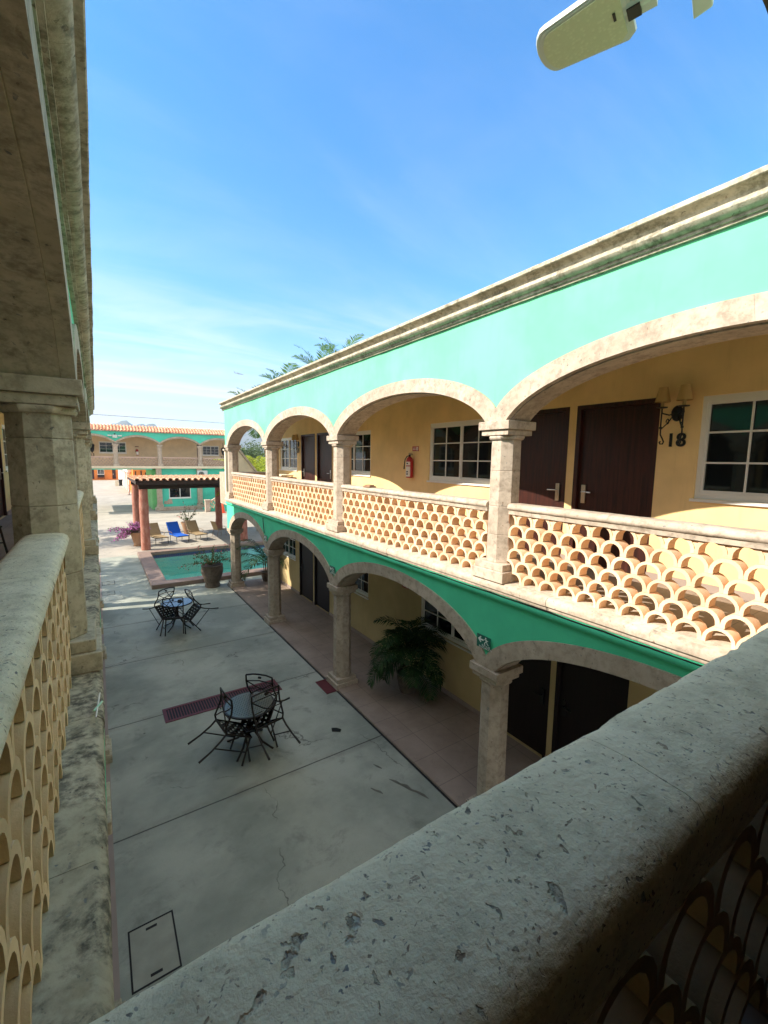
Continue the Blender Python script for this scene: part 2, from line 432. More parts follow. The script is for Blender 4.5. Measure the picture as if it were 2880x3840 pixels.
CAPP = [(.0,-.042),(.012,-.016),(.035,-.001),(.07,.004),(.19,.004),(.225,-.002),(.245,-.018),(.255,-.042),(.25,-.062),(.235,-.074),(.225,-.077),
        (.225,-.123),(.026,-.123),(.026,-.077),(.018,-.074),(.005,-.062)]
def cap_mesh(name, length, z, m, nt=18, wob=.004, width=1.0):
    mb = MB(); rng = random.Random(5); n = max(1, int(length/1.2)); cuts = [0]+[length*(i+rng.uniform(-.12, .12))/n for i in range(1, n)]+[length]
    for a0, a1 in zip(cuts[:-1], cuts[1:]):
        q = max(3, nt//n); off = rng.uniform(-.002, .002)
        o = [[off+rng.uniform(-wob, wob)*.6 for _ in CAPP] for _ in range(q+1)]
        def fn(a, b, tt):
            w = o[int(round((tt-a0)/(a1-a0)*q))][CAPP.index((a, b))]
            e = .0010 if abs(tt-a0) < 1e-6 and a0 > 0 else (-.0010 if abs(tt-a1) < 1e-6 and a1 < length else 0)
            return (a*width+w, tt+e, z+b+w)
        mb.sweep(CAPP, fn, a0, a1, q)
    return mb.mesh(name, m, 50)

def column(b, cx, cy, z0, z1, m, mb_base, sw=.17):
    """octagonal tapering shaft as the part, capital and base as sub-parts"""
    k = 1/math.cos(math.pi/8); zb = z0+.215
    s = MB(); rng = random.Random(int(cx*100+cy*37+z0*11)); z = zb; zt = z1-.16; rad = lambda q: sw*k*(1.04-.055*min((q-zb)/(zt-zb), 1))
    while z < zt-.02:
        h = rng.uniform(.34, .52); e = z+h if z+h < zt-.2 else zt
        s.lathe([(rad(z)-.004, z+.0005), (rad(z), z+.005), (rad(e), e-.005), (rad(e)-.004, e-.0005)], (cx, cy, 0), 8, .5); z = e
    c = s.build('column', m, b, None, .006)
    s = MB(); s.box(cx-.245, cx+.245, cy-.235, cy+.235, z1-.10, z1); s.box(cx-.215, cx+.215, cy-.205, cy+.205, z1-.165, z1-.1015)
    s.lathe([(.19*k, z1-.215), (.205*k, z1-.19), (.20*k, z1-.167)], (cx, cy, 0), 8, .5)
    s.build('capital', m, c, None, .008)
    s = MB(); s.box(cx-.225, cx+.225, cy-.225, cy+.225, z0+.1315, z0+.215); s.box(cx-.255, cx+.255, cy-.255, cy+.255, z0, z0+.13)
    s.build('column_base', mb_base, c, None, .008)
    return c

def arcade_wall(mb, u0, u1, ya, yb, ztop, crown, spring, fx, step=.07):
    """plastered wall over the arches: front, back and underside"""
    n = int((yb-ya)/step); pr = None
    for i in range(n+1):
        y = ya+(yb-ya)*i/n
        kk = round((y-Y0-HALF)/BAY); dy = y-(Y0+HALF+BAY*kk)
        inside = COLS[0] < y < COLS[-1]
        z = max(arc_out(dy, crown+.17, spring+.15, HALF), spring) if inside else spring
        cur = (fx(u0, y, z), fx(u0, y, ztop), fx(u1, y, z), fx(u1, y, ztop))
        if pr:
            mb.quad(pr[0], cur[0], cur[1], pr[1]); mb.quad(pr[2], pr[3], cur[3], cur[2])
            mb.quad(pr[0], pr[2], cur[2], cur[0]); mb.quad(pr[1], cur[1], cur[3], pr[3])
        else: mb.quad(cur[0], cur[1], cur[3], cur[2])
        pr = cur
    mb.quad(pr[0], pr[2], pr[3], pr[1])

def arch_mesh(mb, cy, crown, spring, fx, nv=11, u0=-.022, u1=.385, half=HALF, ai=None, th=.19):
    """voussoirs and the slightly lower soffit lining of one elliptical arch"""
    ai = ai or half-.145; ao = half*1.04; fm = math.asin(half/ao)
    junc = spring+.17; n = 4
    for i in range(nv):
        g = .0006
        poly = []
        for s_ in range(n):
            q = -1+2*(i+s_/(n-1))/nv; dy = (ai-.001)*math.sin(q*math.pi/2); poly.append((dy, arc_in(dy, crown, spring, ai)))
        for s_ in range(n-1, -1, -1):
            q = -1+2*(i+s_/(n-1))/nv; dy = ao*math.sin(q*fm); poly.append((dy, arc_out(dy, crown+th, junc, half)))
        poly[0] = (poly[0][0]+g, poly[0][1]); poly[n-1] = (poly[n-1][0]-g, poly[n-1][1]); poly[n] = (poly[n][0]-g, poly[n][1]); poly[-1] = (poly[-1][0]+g, poly[-1][1])
        if i == 0: poly[0] = (-half, spring)
        if i == nv-1: poly[n-1] = (half, spring)
        if i == 0: poly.insert(1, (-ai, spring))
        if i == nv-1: poly.insert(n-1, (ai, spring))
        mb.prism(poly, lambda a, b, tt: fx(tt, cy+a, b), u0, .055)
    for i in range(nv):                                # soffit slabs
        lo, hi = [], []
        for s_ in range(n):
            q = -1+2*(i+s_/(n-1))/nv; dy = (ai-.014)*math.sin(q*math.pi/2); lo.append((dy, arc_in(dy, crown-.014, spring, ai-.014)))
            dy = (ai+.05)*math.sin(q*math.pi/2); hi.append((dy, arc_in(dy, crown+.05, spring, ai+.05)))
        mb.prism(lo+hi[::-1], lambda a, b, tt: fx(tt, cy+a, b), .057, u1)

def holed_wall(mb, u, ya, yb, za, zb, holes, fx, depth=.11, eps=0):
    ys = sorted({ya, yb, *[h[0] for h in holes], *[h[1] for h in holes]}); zs = sorted({za, zb, *[h[2] for h in holes], *[h[3] for h in holes]})
    for i in range(len(ys)-1):
        for j in range(len(zs)-1):
            cy, cz = (ys[i]+ys[i+1])/2, (zs[j]+zs[j+1])/2
            if any(h[0] < cy < h[1] and h[2] < cz < h[3] for h in holes): continue
            mb.quad(fx(u, ys[i], zs[j]), fx(u, ys[i+1], zs[j]), fx(u, ys[i+1], zs[j+1]), fx(u, ys[i], zs[j+1]))
    for a, b, c, d in holes:
        for p, q in (((a, c), (b, c)), ((b, c), (b, d)), ((b, d), (a, d)), ((a, d), (a, c))):
            mb.quad(fx(u, *p), fx(u, *q), fx(u+depth, *q), fx(u+depth, *p))

def fbox(mb, fx, u0, u1, ya, yb, za, zb):
    p = [fx(u, y, z) for z in (za, zb) for u, y in ((u0, ya), (u1, ya), (u1, yb), (u0, yb))]
    n = len(mb.v); mb.v += [tuple(q) for q in p]
    for f in ((0,3,2,1),(4,5,6,7),(0,1,5,4),(1,2,6,5),(2,3,7,6),(3,0,4,7)): mb.f.append(tuple(n+i for i in f))

def window(b, u, ya, yb, za, zb, fx, cols=2, rows=3, sashes=2, m='white'):
    s = MB(); fw = .045
    for q in ((ya, yb, zb-fw*1.5, zb), (ya, yb, za, za+fw*1.6), (ya, ya+fw, za+fw*1.6, zb-fw*1.5), (yb-fw, yb, za+fw*1.6, zb-fw*1.5)): fbox(s, fx, u+.02, u+.10, *q)
    w = (yb-ya-2*fw)/sashes
    for i in range(sashes):
        a = ya+fw+i*w; c = a+w; du = .030 if i % 2 else .048
        lo, hi = za+fw*1.6, zb-fw*1.5; t_ = .028
        for q in ((a, a+t_, lo, hi), (c-t_, c, lo, hi), (a+t_, c-t_, lo, lo+t_), (a+t_, c-t_, hi-t_, hi)): fbox(s, fx, u+du, u+du+.03, *q)
        for k in range(1, cols): fbox(s, fx, u+du+.006, u+du+.022, a+(c-a)*k/cols-.010, a+(c-a)*k/cols+.010, lo+t_, hi-t_)
        for k in range(1, rows):
            zz = lo+(hi-lo)*k/rows
            for kk in range(cols): fbox(s, fx, u+du+.0045, u+du+.0235, a+(c-a)*kk/cols+.0105, a+(c-a)*(kk+1)/cols-.0105, zz-.010, zz+.010)
    o = s.build('window', M[m], b)
    g = MB(); fbox(g, fx, u+.064, u+.067, ya+fw, yb-fw, za+fw, zb-fw); g.build('pane', M['glass'], o)
    g = MB(); fbox(g, fx, u-.03, u+.02, ya-.03, yb+.03, za-.035, za-.001); g.build('sill', M[m], o)
    return o

def door(b, u, ya, yb, za, zb, fx, hside=-1, dm='door', hm='steel'):
    s = MB(); fbox(s, fx, u+.05, u+.09, ya+.062, yb-.062, za+.01, zb-.062)
    o = s.build('door', M[dm], b)
    s = MB()
    for q in ((ya, ya+.06, za, zb), (yb-.06, yb, za, zb), (ya+.06, yb-.06, zb-.06, zb)): fbox(s, fx, u-.004, u+.10, *q)
    s.build('door_frame', M[dm], o)
    hy = ya+.15 if hside < 0 else yb-.15; d = 1 if hside < 0 else -1; hz = za+1.02
    s = MB(); fbox(s, fx, u+.028, u+.0495, hy-.032, hy+.032, hz-.14, hz+.12)
    p = [fx(u+.04, hy, hz+.02), fx(u-.015, hy, hz+.02), fx(u-.02, hy+d*.03, hz+.02), fx(u-.02, hy+d*.14, hz+.02)]
    s.tube(p, .011, 8); s.build('handle', M[hm], o, 40)
    return o

WIN_UP = [(.45, 2.19, 4.41, 5.57), (5.22, 7.02, 4.40, 5.56), (9.33, 11.15, 4.42, 5.55), (14.12, 15.75, 4.42, 5.56)]
DOOR_UP = [(2.63, 3.73, 1), (3.85, 4.92, -1), (11.48, 12.52, -1), (12.66, 13.76, 1)]
WIN_LO = [(5.2, 7.18, 1.2, 2.25), (9.38, 11.1, 1.2, 2.25), (14.36, 15.85, 1.23, 2.25)]
DOOR_LO = [(2.72, 3.80, 1), (3.90, 4.90, -1), (11.65, 12.76, -1), (12.86, 14.0, 1)]
YA, YE, YW = -2.6, 16.66, 16.3
CP = [(0,0),(-.03,0),(-.03,.02),(-.05,.022),(-.05,.045),(-.075,.05),(-.105,.065),(-.12,.09),(-.115,.115),(-.095,.135),(-.07,.14),(-.06,.15),(-.065,.18),(-.085,.195),(-.115,.205),(-.150,.208),(-.156,.214),(-.154,.245),(-.145,.255),(.1,.255),(.1,0)]

def wing(name, label, xf, sg, ztop, stone, ledge, claym, corn, zce, capm):
    fx = lambda u, y, z: (xf+sg*u, y, z)
    b = thing(name, label, 'building', (0, 0, 0))
    ya = YA
    for crown, spring, zt, wm, zfl in ((5.83, 5.26, ztop-.2, 'turq', ZF), (2.84, 2.19, 3.215, 'turq2', 0.04)):
        s = MB(); arcade_wall(s, 0, .36, ya, YE, zt, crown, spring, fx); s.build('facade_wall', M[wm], b, 30)
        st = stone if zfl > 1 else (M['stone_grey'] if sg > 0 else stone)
        for k in range(4):
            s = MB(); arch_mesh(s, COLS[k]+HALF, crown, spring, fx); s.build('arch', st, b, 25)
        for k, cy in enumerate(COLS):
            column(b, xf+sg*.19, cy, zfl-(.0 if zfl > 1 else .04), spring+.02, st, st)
    # slab with its stone ledge and the green roll moulding under it
    prof = [(-.055, 3.265), (-.06, 3.30), (-.052, 3.33), (-.02, 3.357), (.40, 3.36), (.40, 3.218), (-.03, 3.218), (-.03, 3.262)]
    rng = random.Random(11)
    def stones(mb, prof, put, y0, y1, lo, hi, jit):
        y = y0
        while y < y1-.01:
            L_ = rng.uniform(lo, hi); e = y+L_ if y+L_ < y1-.4 else y1; n_ = 5; a0, a1 = y+.0012, e-.0012; off = rng.uniform(-jit, jit)
            jt = [off+rng.uniform(-jit, jit)*.6 for _ in range(n_+1)]
            mb.sweep(prof, lambda a, c, tt: put(a, c, tt, jt[int(round((tt-a0)/(a1-a0)*n_))]), a0, a1, n_); y = e
    s = MB(); stones(s, prof, lambda a, c, tt, q: fx(a+(q if a < .1 else 0), tt, c), ya, YE+.03, .8, 1.3, .004)
    s.build('ledge', ledge, b, 40)
    s = MB(); fbox(s, fx, .401, 1.90, ya, YE, 3.12, 3.35); s.build('floor_slab', M['walk'], b)
    s = MB()
    roll = [(.02+.055*math.cos(a)-.02, 3.165+.05*math.sin(a)) for a in [math.pi*2*i/10 for i in range(10)]]
    s.sweep(roll, lambda a, c, tt: fx(a, tt, c), ya, YE, 1); s.build('roll_moulding', M['turq2'], b, 60)
    # cornice
    s = MB(); zc = ztop-.255
    stones(s, CP, lambda a, c, tt, q: fx(a+(q if a < 0 else 0), tt, zc+c+(q*.8 if a < 0 else 0)), ya, YE+.14, .9, 1.4, .004)
    s.build('cornice', corn, b, 35)
    # roof, corridor ceilings, room block with openings
    s = MB(); fbox(s, fx, .36, 9.0, ya, YE, zce, ztop-.08); s.build('roof', M['cream'], b)
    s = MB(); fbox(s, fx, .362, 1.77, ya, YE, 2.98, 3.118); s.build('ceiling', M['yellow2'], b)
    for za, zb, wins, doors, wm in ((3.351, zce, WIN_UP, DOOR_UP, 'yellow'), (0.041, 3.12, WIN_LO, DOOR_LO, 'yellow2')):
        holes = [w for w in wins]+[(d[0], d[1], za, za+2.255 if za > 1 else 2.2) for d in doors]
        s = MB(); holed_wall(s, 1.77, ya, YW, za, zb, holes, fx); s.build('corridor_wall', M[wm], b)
        for w in wins: window(b, 1.77, *w, fx)
        for d in doors: door(b, 1.77, d[0], d[1], za, za+2.255 if za > 1 else 2.2, fx, d[2], *(() if za > 1 else ('door_shaded', 'iron')))
        sk = MB(); edges = sorted([(d[0], d[1]) for d in doors]); p = ya
        for a, c in edges+[(YW, YW)]:
            if a > p: fbox(sk, fx, 1.752, 1.769, p, a, za+.001, za+.09)
            p = c
        sk.build('skirting', M['pink_stone'], b)
    s = MB(); fbox(s, fx, 1.89, 8.98, ya, YW, .0, zce-.002); s.build('room_block', M['cream'], b)
    s = MB(); fbox(s, fx, 1.771, 1.889, YW-.12, YW, .041, 3.118); fbox(s, fx, 1.771, 1.889, YW-.12, YW, 3.352, zce-.002); s.build('end_wall', M['yellow'], b)
    # balustrades between the columns, one across the open end
    L = BAY-.34
    lat = lattice_mesh('lattice', L, ZF-.003, 4.209, 6, .2288, .135, claym); cap = cap_mesh('rail_cap', L, 4.306, capm, 40, .003)
    for k in range(4):
        o = link('balustrade', lat, b); o.location = (xf+sg*.105 if sg > 0 else xf-.105-.135, COLS[k]+.17, 0)
        c = link('rail_cap', cap, o); c.location = (-.045 if sg > 0 else -.085, 0, 0)
    lat2 = lattice_mesh('end_lattice', 1.38, ZF-.003, 4.209, 6, .2288, .135, claym); cap2 = cap_mesh('end_rail_cap', 1.38, 4.306, stone)
    o = link('balustrade', lat2, b); o.rotation_euler = (0, 0, R(-90)); o.location = (xf+.37 if sg > 0 else xf-.37-1.38, COLS[-1]+.1, 0)
    c = link('rail_cap', cap2, o); c.location = (-.045, 0, 0)
    return b, fx

wing_r, fr = wing('hotel_wing', 'long two storey turquoise arcaded wing with sunlit upper gallery beside the pool', 4.0, 1, 6.80,
                  M['stone'], M['stone'], M['clay'], M['cornice'], 6.5, M['stone'])
wing_l, fl = wing('hotel_wing', 'shaded arcaded wing seen edge on along the left side of the courtyard', -0.10, -1, 6.32,
                  M['stone_left'], M['stone_stained'], M['clay_left'], M['cornice'], 6.02, M['stone_near'])

# near gallery across the courtyard, on which the photographer stands
gal = thing('gallery_bridge', 'near gallery with a thick speckled stone rail crossing the foreground', 'building', (2, 0, 0))
def gpart(mb, name, m, sm=None, bev=0):
    o = mb.build(name, m, gal, sm, bev); o.location = (-2, 0, 0); return o
s = MB(); s.box(-.14, 3.94, -1.75, .38, 3.12, 3.352); gpart(s, 'floor_slab', M['walk'])
NCAP = [(.0,-.050),(.002,-.026),(.009,-.010),(.024,-.001),(.05,.002),(.10,.004),(.15,.003),(.185,.001),(.203,-.006),(.214,-.022),(.217,-.05),(.212,-.10),(.205,-.115),(.20,-.17),(.03,-.17),(.02,-.115),(.004,-.09)]
from mathutils import noise as NZ
nt = 260
jj = [[.0016*NZ.noise((i*.11, k*.7, 1.3))+.0010*NZ.noise((i*.9, k*1.9, 5.1)) for k in range(len(NCAP))] for i in range(nt+1)]
for c0, w_, d_ in ((96, 3, .006), (101, 2, .008), (124, 2, .005), (55, 2, .004), (76, 3, .004)):   # chips along the outer arris, as worn
    for i in range(c0-w_, c0+w_+1):
        for k in (0, 1, 2, 3): jj[i][k] -= d_*(1-abs(i-c0)/(w_+1))*(.6+.4*NZ.noise((i*1.7, k*2.3, 0)))
s = MB(); X0, X1 = -.05, 3.9
cuts = [0, 51, 118, 190, 260]
for i0, i1 in zip(cuts[:-1], cuts[1:]):
    def nf(a, c, tt):
        i = int(round(tt)); w = jj[i][NCAP.index((a, c))]; e = .0007 if i == i0 and i0 else (-.0007 if i == i1 and i1 < nt else 0)
        return (X0+(X1-X0)*tt/nt+e, .432-a+w, 4.30+c+w)
    s.sweep(NCAP, nf, i0, i1, i1-i0)
bal = lattice_mesh('near_lattice', 2.0, ZF-.008, 4.18, 6, .2288, .13, M['clay_shaded'])
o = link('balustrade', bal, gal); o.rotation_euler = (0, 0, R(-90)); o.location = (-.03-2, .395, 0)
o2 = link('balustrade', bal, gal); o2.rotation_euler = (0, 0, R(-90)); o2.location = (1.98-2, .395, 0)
c = gpart(s, 'rail_cap', M['stone_near'], 50)
gx = lambda u, y, z: (y, .38-u, z)
s = MB()
for cx, hw in ((.90, 1.06), (3.0, 1.03)):
    arch_mesh(s, cx, 5.735, 5.20, gx, 9, -.02, .30, hw, None, .16)
gpart(s, 'arch', M['stone_left'], 25)
cc = column(gal, 2.12-2, .24, ZF, 5.27, M['stone_left'], M['stone_left'], .14)
s = MB(); pr = None
for i in range(90):
    x = -.1+4.1*i/89; cx = .90 if x < 1.965 else 3.0
    z = max(arc_out(x-cx, 5.735+.14, 5.35, 1.06 if x < 1.965 else 1.03) if abs(x-cx) < 1.03 else 0, 5.25)
    cur = [(x, .38, z), (x, .38, 6.35), (x, .10, z), (x, .10, 6.35)]
    if pr: s.quad(pr[0], cur[0], cur[1], pr[1]); s.quad(pr[2], pr[3], cur[3], cur[2]); s.quad(pr[0], pr[2], cur[2], cur[0]); s.quad(pr[1], cur[1], cur[3], pr[3])
    pr = cur
gpart(s, 'facade_wall', M['turq'], 30)
s = MB(); s.box(-.1, 4.0, -1.75, .099, 6.02, 6.33); gpart(s, 'roof', M['cream'])
s = MB(); s.box(-.14, 3.94, -1.3, -1.15, 3.352, 6.019); gpart(s, 'unseen_back_wall', M['door'])  # unseen dark wall, set close behind to cut bounce light on the lattice
for x in (-.26, 3.941):
    s = MB(); s.box(x, x+.12, -1.3, -.06, 3.352, 6.019); gpart(s, 'end_wall', M['door'])  # unseen dark partitions, added to keep corridor light out of the gallery

# ------------------------------------------------------------------ far building closing the court
YF = 44.0
far = thing('hotel_building', 'far turquoise building with a tiled roof bridging the driveway', 'building', (4, YF, 0))
def fp(mb, name, m, sm=None, par=None, bev=0):
    o = mb.build(name, m, par or far, sm, bev)
    if par is None: o.location = (-4, -YF, 0)
    return o
FX0, FX1 = -4.0, 11.95; FB = 3.4; FC = [1.47+FB*k for k in range(-1, 4)]
def fz(x):
    k = math.floor((x-1.47)/FB); cx = 1.47+FB*(k+.5); d = x-cx; r = 2.75
    return 6.55-r+math.sqrt(max(r*r-d*d, 0))
s = MB(); pr = None
for i in range(261):
    x = FX0+(FX1-FX0)*i/260; z = max(fz(x)+.14, 5.96)
    cur = [(x, YF, z), (x, YF, 6.97), (x, YF+.35, z), (x, YF+.35, 6.97)]
    if pr: s.quad(pr[0], cur[0], cur[1], pr[1]); s.quad(pr[2], pr[3], cur[3], cur[2]); s.quad(pr[0], pr[2], cur[2], cur[0])
    pr = cur
fp(s, 'facade_wall', M['turq_far'], 30)
for k in range(-2, 3):
    cx = 1.47+FB*(k+.5); poly_i = []; poly_o = []
    for i in range(17):
        x = cx-FB/2+FB*i/16; poly_i.append((x, max(fz(min(max(x, cx-FB/2+.001), cx+FB/2-.001)), 5.9))); poly_o.append((x, max(fz(min(max(x, cx-FB/2+.001), cx+FB/2-.001))+.17, 5.95)))
    s = MB()
    for i in range(16):
        s.prism([poly_i[i], poly_i[i+1], poly_o[i+1], poly_o[i]], lambda a, c, tt: (a, tt, c), YF-.04, YF+.38)
    fp(s, 'arch', M['stone_grey'], 25)
for cx in FC:
    s = MB(); s.lathe([(.20, 4.25), (.185, 5.0), (.18, 5.72)], (cx, YF+.17, 0), 8, .5); o = fp(s, 'column', M['stone'], None)
    s = MB(); s.box(cx-.24, cx+.24, YF-.07, YF+.40, 5.83, 5.93); s.box(cx-.20, cx+.20, YF-.03, YF+.37, 5.71, 5.829); q = s.build('capital', M['stone'], o)
    s = MB(); s.box(cx-.23, cx+.23, YF-.06, YF+.40, 4.02, 4.25); q = s.build('column_base', M['stone'], o)
for i in range(len(FC)-1):
    L = FB-.42
    if i == 0:
        flat = lattice_mesh('far_lattice', L, 4.03, 4.74, 5, .248, .16, M['clay_far'], 7); fcap = MB()
        fcap.box(-.03, .2, 0, L, 4.741, 4.83); fcapm = fcap.mesh('far_rail_cap', M['clay_far'])
    o = link('balustrade', flat, far); o.rotation_euler = (0, 0, R(-90)); o.location = (FC[i]+.21-4, .30, 0)
    q = link('rail_cap', fcapm, o)
s = MB(); s.box(FX0, FX1, YF-.06, YF+2.0, 3.80, 4.02); fp(s, 'floor_slab', M['cream'], None, None, .02)
s = MB(); s.box(FX0, 4.2, YF+.05, YF+1.95, 3.70, 3.799); fp(s, 'beam', M['turq_far'])
ffx = lambda u, y, z: (y, YF+u, z)
s = MB(); fw = [(.30, 2.38, 5.12, 6.14), (8.86, 10.45, 5.04, 6.02)]
holed_wall(s, 2.0, FX0, FX1, 4.02, 6.95, fw+[(8.36, 8.80, 4.02, 6.1), (10.98, 11.8, 4.02, 6.1), (-2.2, -1.2, 4.02, 6.1)], ffx); fp(s, 'corridor_wall', M['beige'])
for w in fw:
    o = window(far, 2.0, *w, ffx); o.location = (-4, -YF, 0)
for d in ((8.36, 8.80, 1), (10.98, 11.8, -1), (-2.2, -1.2, 1)):
    o = door(far, 2.0, d[0], d[1], 4.02, 6.1, ffx, d[2]); o.location = (-4, -YF, 0)
s = MB(); s.box(FX0, FX1, YF+.36, YF+8, 6.72, 6.96); fp(s, 'ceiling', M['beige'])
s = MB(); s.box(FX0, FX1, YF+2.12, YF+8, 4.02, 6.719); fp(s, 'room_block', M['beige'])
# tiled roof slope
def barrel_tiles(mb, x0, x1, p, fn, rows, rl, r):
    """barrel tiles; fn(x, s, h): s runs up the slope"""
    rng = random.Random(9); n = int(round((x1-x0)/p))
    for k in range(n):
        cx = x0+(k+.5)*p
        for j in range(rows):
            rr = r*rng.uniform(.95, 1.05); dx = rng.uniform(-.008, .008); up = .018
            base = len(mb.v); N = 7
            for e in (0, 1):
                for i in range(N):
                    a = math.pi*i/(N-1); q = rr*(1-.12*e)
                    mb.v.append(fn(cx+dx-q*math.cos(a), j*rl+e*(rl*1.12), q*.75*math.sin(a)+up*(1-e)))
                for i in range(N):
                    a = math.pi*i/(N-1); q = rr*(1-.12*e)-.02
                    mb.v.append(fn(cx+dx-q*math.cos(a), j*rl+e*(rl*1.12), q*.75*math.sin(a)+up*(1-e)-.004))
            for i in range(N-1):
                a, c, d, e_ = base+i, base+N+i, base+2*N+i, base+3*N+i
                mb.f += [(a, a+1, d+1, d), (c, e_, e_+1, c+1), (a, c, c+1, a+1), (d, d+1, e_+1, e_)]
            # channel tile between
            b2 = len(mb.v)
            for e in (0, 1):
                for i in range(5):
                    a = math.pi*i/4; mb.v.append(fn(cx+p/2-p*.30*math.cos(a), j*rl+e*rl*1.05, -.05*math.sin(a)+.012+.008*(1-e)))
            for i in range(4): mb.f.append((b2+i, b2+i+1, b2+6+i, b2+5+i))
s = MB(); sl = R(24)
barrel_tiles(s, FX0, FX1, .245, lambda x, q, h: (x, YF-.20+q*math.cos(sl)-h*math.sin(sl), 7.02+q*math.sin(sl)+h*math.cos(sl)), 4, .33, .085)
s.box(FX0, FX1, YF-.10, YF+1.2, 6.975, 7.0)
s.quad((FX0, YF-.15, 7.01), (FX1, YF-.15, 7.01), (FX1, YF+1.15, 7.55), (FX0, YF+1.15, 7.55))
fp(s, 'roof', M['tile'], 60)
# ground floor under the right half
s = MB(); gx2 = lambda u, y, z: (y, YF+.3+u, z)
holed_wall(s, 0, 4.58, FX1, 0, 3.80, [(5.5, 7.38, 1.02, 2.5)], gx2); s.quad((4.58, YF+.3, 0), (4.58, YF+8, 0), (4.58, YF+8, 3.8), (4.58, YF+.3, 3.8)); fp(s, 'ground_floor_wall', M['turq_far'])
o = window(far, 0, 5.5, 7.38, 1.02, 2.5, gx2, 1, 1); o.location = (-4, -YF, 0)
s = MB(); s.box(4.18, 4.575, YF+.9, YF+6, 0, 3.69); fp(s, 'pier', M['green_plaster'])
for cx in (4.70, 8.15):
    s = MB(); s.box(cx-.28, cx+.28, YF-.02, YF+.29, .28, .52); s.box(cx-.22, cx+.22, YF+.01, YF+.29, .521, 3.79); fp(s, 'pilaster', M['stone_grey'])
s = MB(); s.box(4.3, FX1, YF-.5, YF+.295, .0, .28); fp(s, 'plinth', M['stone_grey'], None, None, .02)
s = MB()                                               # patch where the paint has come off
rng = random.Random(4); pts = [(5.05, .55), (5.1, .85), (5.3, .78), (5.42, .98), (5.72, .95), (5.78, .55), (5.4, .5)]
s.prism(pts, lambda a, c, tt: (a, tt, c), YF+.285, YF+.297); fp(s, 'bare_plaster_patch', M['stone_grey'])
# outside stair at its right
st = thing('stairway', 'stone stair with a sloping lattice balustrade under the far gallery', 'stairs', (8, 42, 0))
s = MB()
for i in range(14): s.box(8.2+i*.3, 8.2+(i+1)*.3+.0, 41.2, 43.4, 0, .17*(i+1))
o = s.build('steps', M['turq_far'], st); o.location = (-8, -42, 0)
s = MB(); s.box(7.95, 8.35, 40.75, 41.15, 0, 1.0); s.box(7.9, 8.4, 40.7, 41.2, 1.001, 1.1); o = s.build('newel_post', M['stone'], st, None, .02); o.location = (-8, -42, 0)
lm = lattice_mesh('stair_lattice', 4.0, 0, .72, 4, .26, .16, M['clay'], 7)
for v in lm.vertices: v.co.z += .567*v.co.y
o = link('balustrade', lm, st); o.rotation_euler = (0, 0, R(-90)); o.location = (.36, -.92, .12)
s = MB(); s.prism([(-.05, .74), (.22, .74), (.22, .84), (-.05, .84)], lambda a, c, tt: (a, tt, c+.567*tt), -.1, 4.0)
q = s.build('rail_cap', M['stone'], o)
# ------------------------------------------------------------------ ground, walkway, pool
def flat_cells(mb, xs, ys, z, skip):
    for i in range(len(xs)-1):
        for j in range(len(ys)-1):
            cx, cy = (xs[i]+xs[i+1])/2, (ys[j]+ys[j+1])/2
            if skip(cx, cy): continue
            mb.quad((xs[i], ys[j], z), (xs[i+1], ys[j], z), (xs[i+1], ys[j+1], z), (xs[i], ys[j+1], z))
PX0, PX1, PY0, PY1 = 1.97, 9.6, 17.95, 23.75
inpool = lambda x, y: PX0 < x < PX1 and PY0 < y < PY1
s = MB(); flat_cells(s, [-2500, -60, PX0, PX1, 60, 2500], [-300, PY0, PY1, 200, 4200], -.008, inpool); tag(s.build('ground', M['paving']), kind='structure')
s = MB(); flat_cells(s, [-.10, PX0, PX1, 9.8], [-2.6, 17.3, PY0, PY1, 24.2], 0, lambda x, y: inpool(x, y) or (x > 3.95 and y < 16.75) or y > PY0 and False)
s = MB(); flat_cells(s, [-.10, 1.46, 3.94, 9.8], [-2.6, 16.75, 17.43, 24.2], 0, lambda x, y: (x > 3.94 and y < 16.75) or (x > 1.46 and y > 17.43))
tag(s.build('courtyard', M['concrete']), kind='structure')
s = MB(); s.box(3.96, 5.77, -2.6, 16.75, -.004, .04); tag(s.build('walkway', M['walk'], None, None, .008), kind='structure')
s = MB(); s.box(3.925, 3.9605, -2.6, 16.7, -.006, .004); tag(s.build('gutter', M['black']), kind='structure')
s = MB(); s.box(-1.9, -.145, -2.6, 16.75, -.004, .05); tag(s.build('walkway', M['pink_stone'], None, None, .008), kind='structure')
s = MB(); s.box(-.144, -.075, -2.6, 24.0, -.004, .006); tag(s.build('gutter', M['pink_stone']), kind='structure')
# short joint near the pool and two service covers are separate marks below
s = MB(); s.quad((2.02, 14.10, .004), (2.05, 14.10, .004), (1.86, 17.2, .004), (1.83, 17.2, .004)); tag(s.build('paving_joint', M['black']), kind='structure')
s = MB(); s.quad((-.2, 44.3, .0), (4.3, 44.05, .0), (4.3, 44.16, .0), (-.2, 44.42, .0)); tag(s.build('kerb_shadow_line', M['black']), kind='structure')  # black strip standing for the shadow line along the kerb
pool = thing('swimming_pool', 'turquoise swimming pool with a raised reddish stone coping in the courtyard', 'pool', (1.46, 17.43, 0))
def pp(mb, name, m, bev=0, sm=None):
    o = mb.build(name, m, pool, sm, bev); o.location = (-1.46, -17.43, 0); return o
s = MB(); cz0, cz1 = -.02, .155
s.box(1.46, PX1+.4, 17.43, PY0+.03, cz0, cz1); s.box(1.46, PX0+.03, PY0+.0305, PY1-.0305, cz0, cz1); s.box(1.46, PX1+.4, PY1-.03, PY1+.42, cz0, cz1); s.box(PX1-.03, PX1+.4, PY0+.0305, PY1-.0305, cz0, cz1)
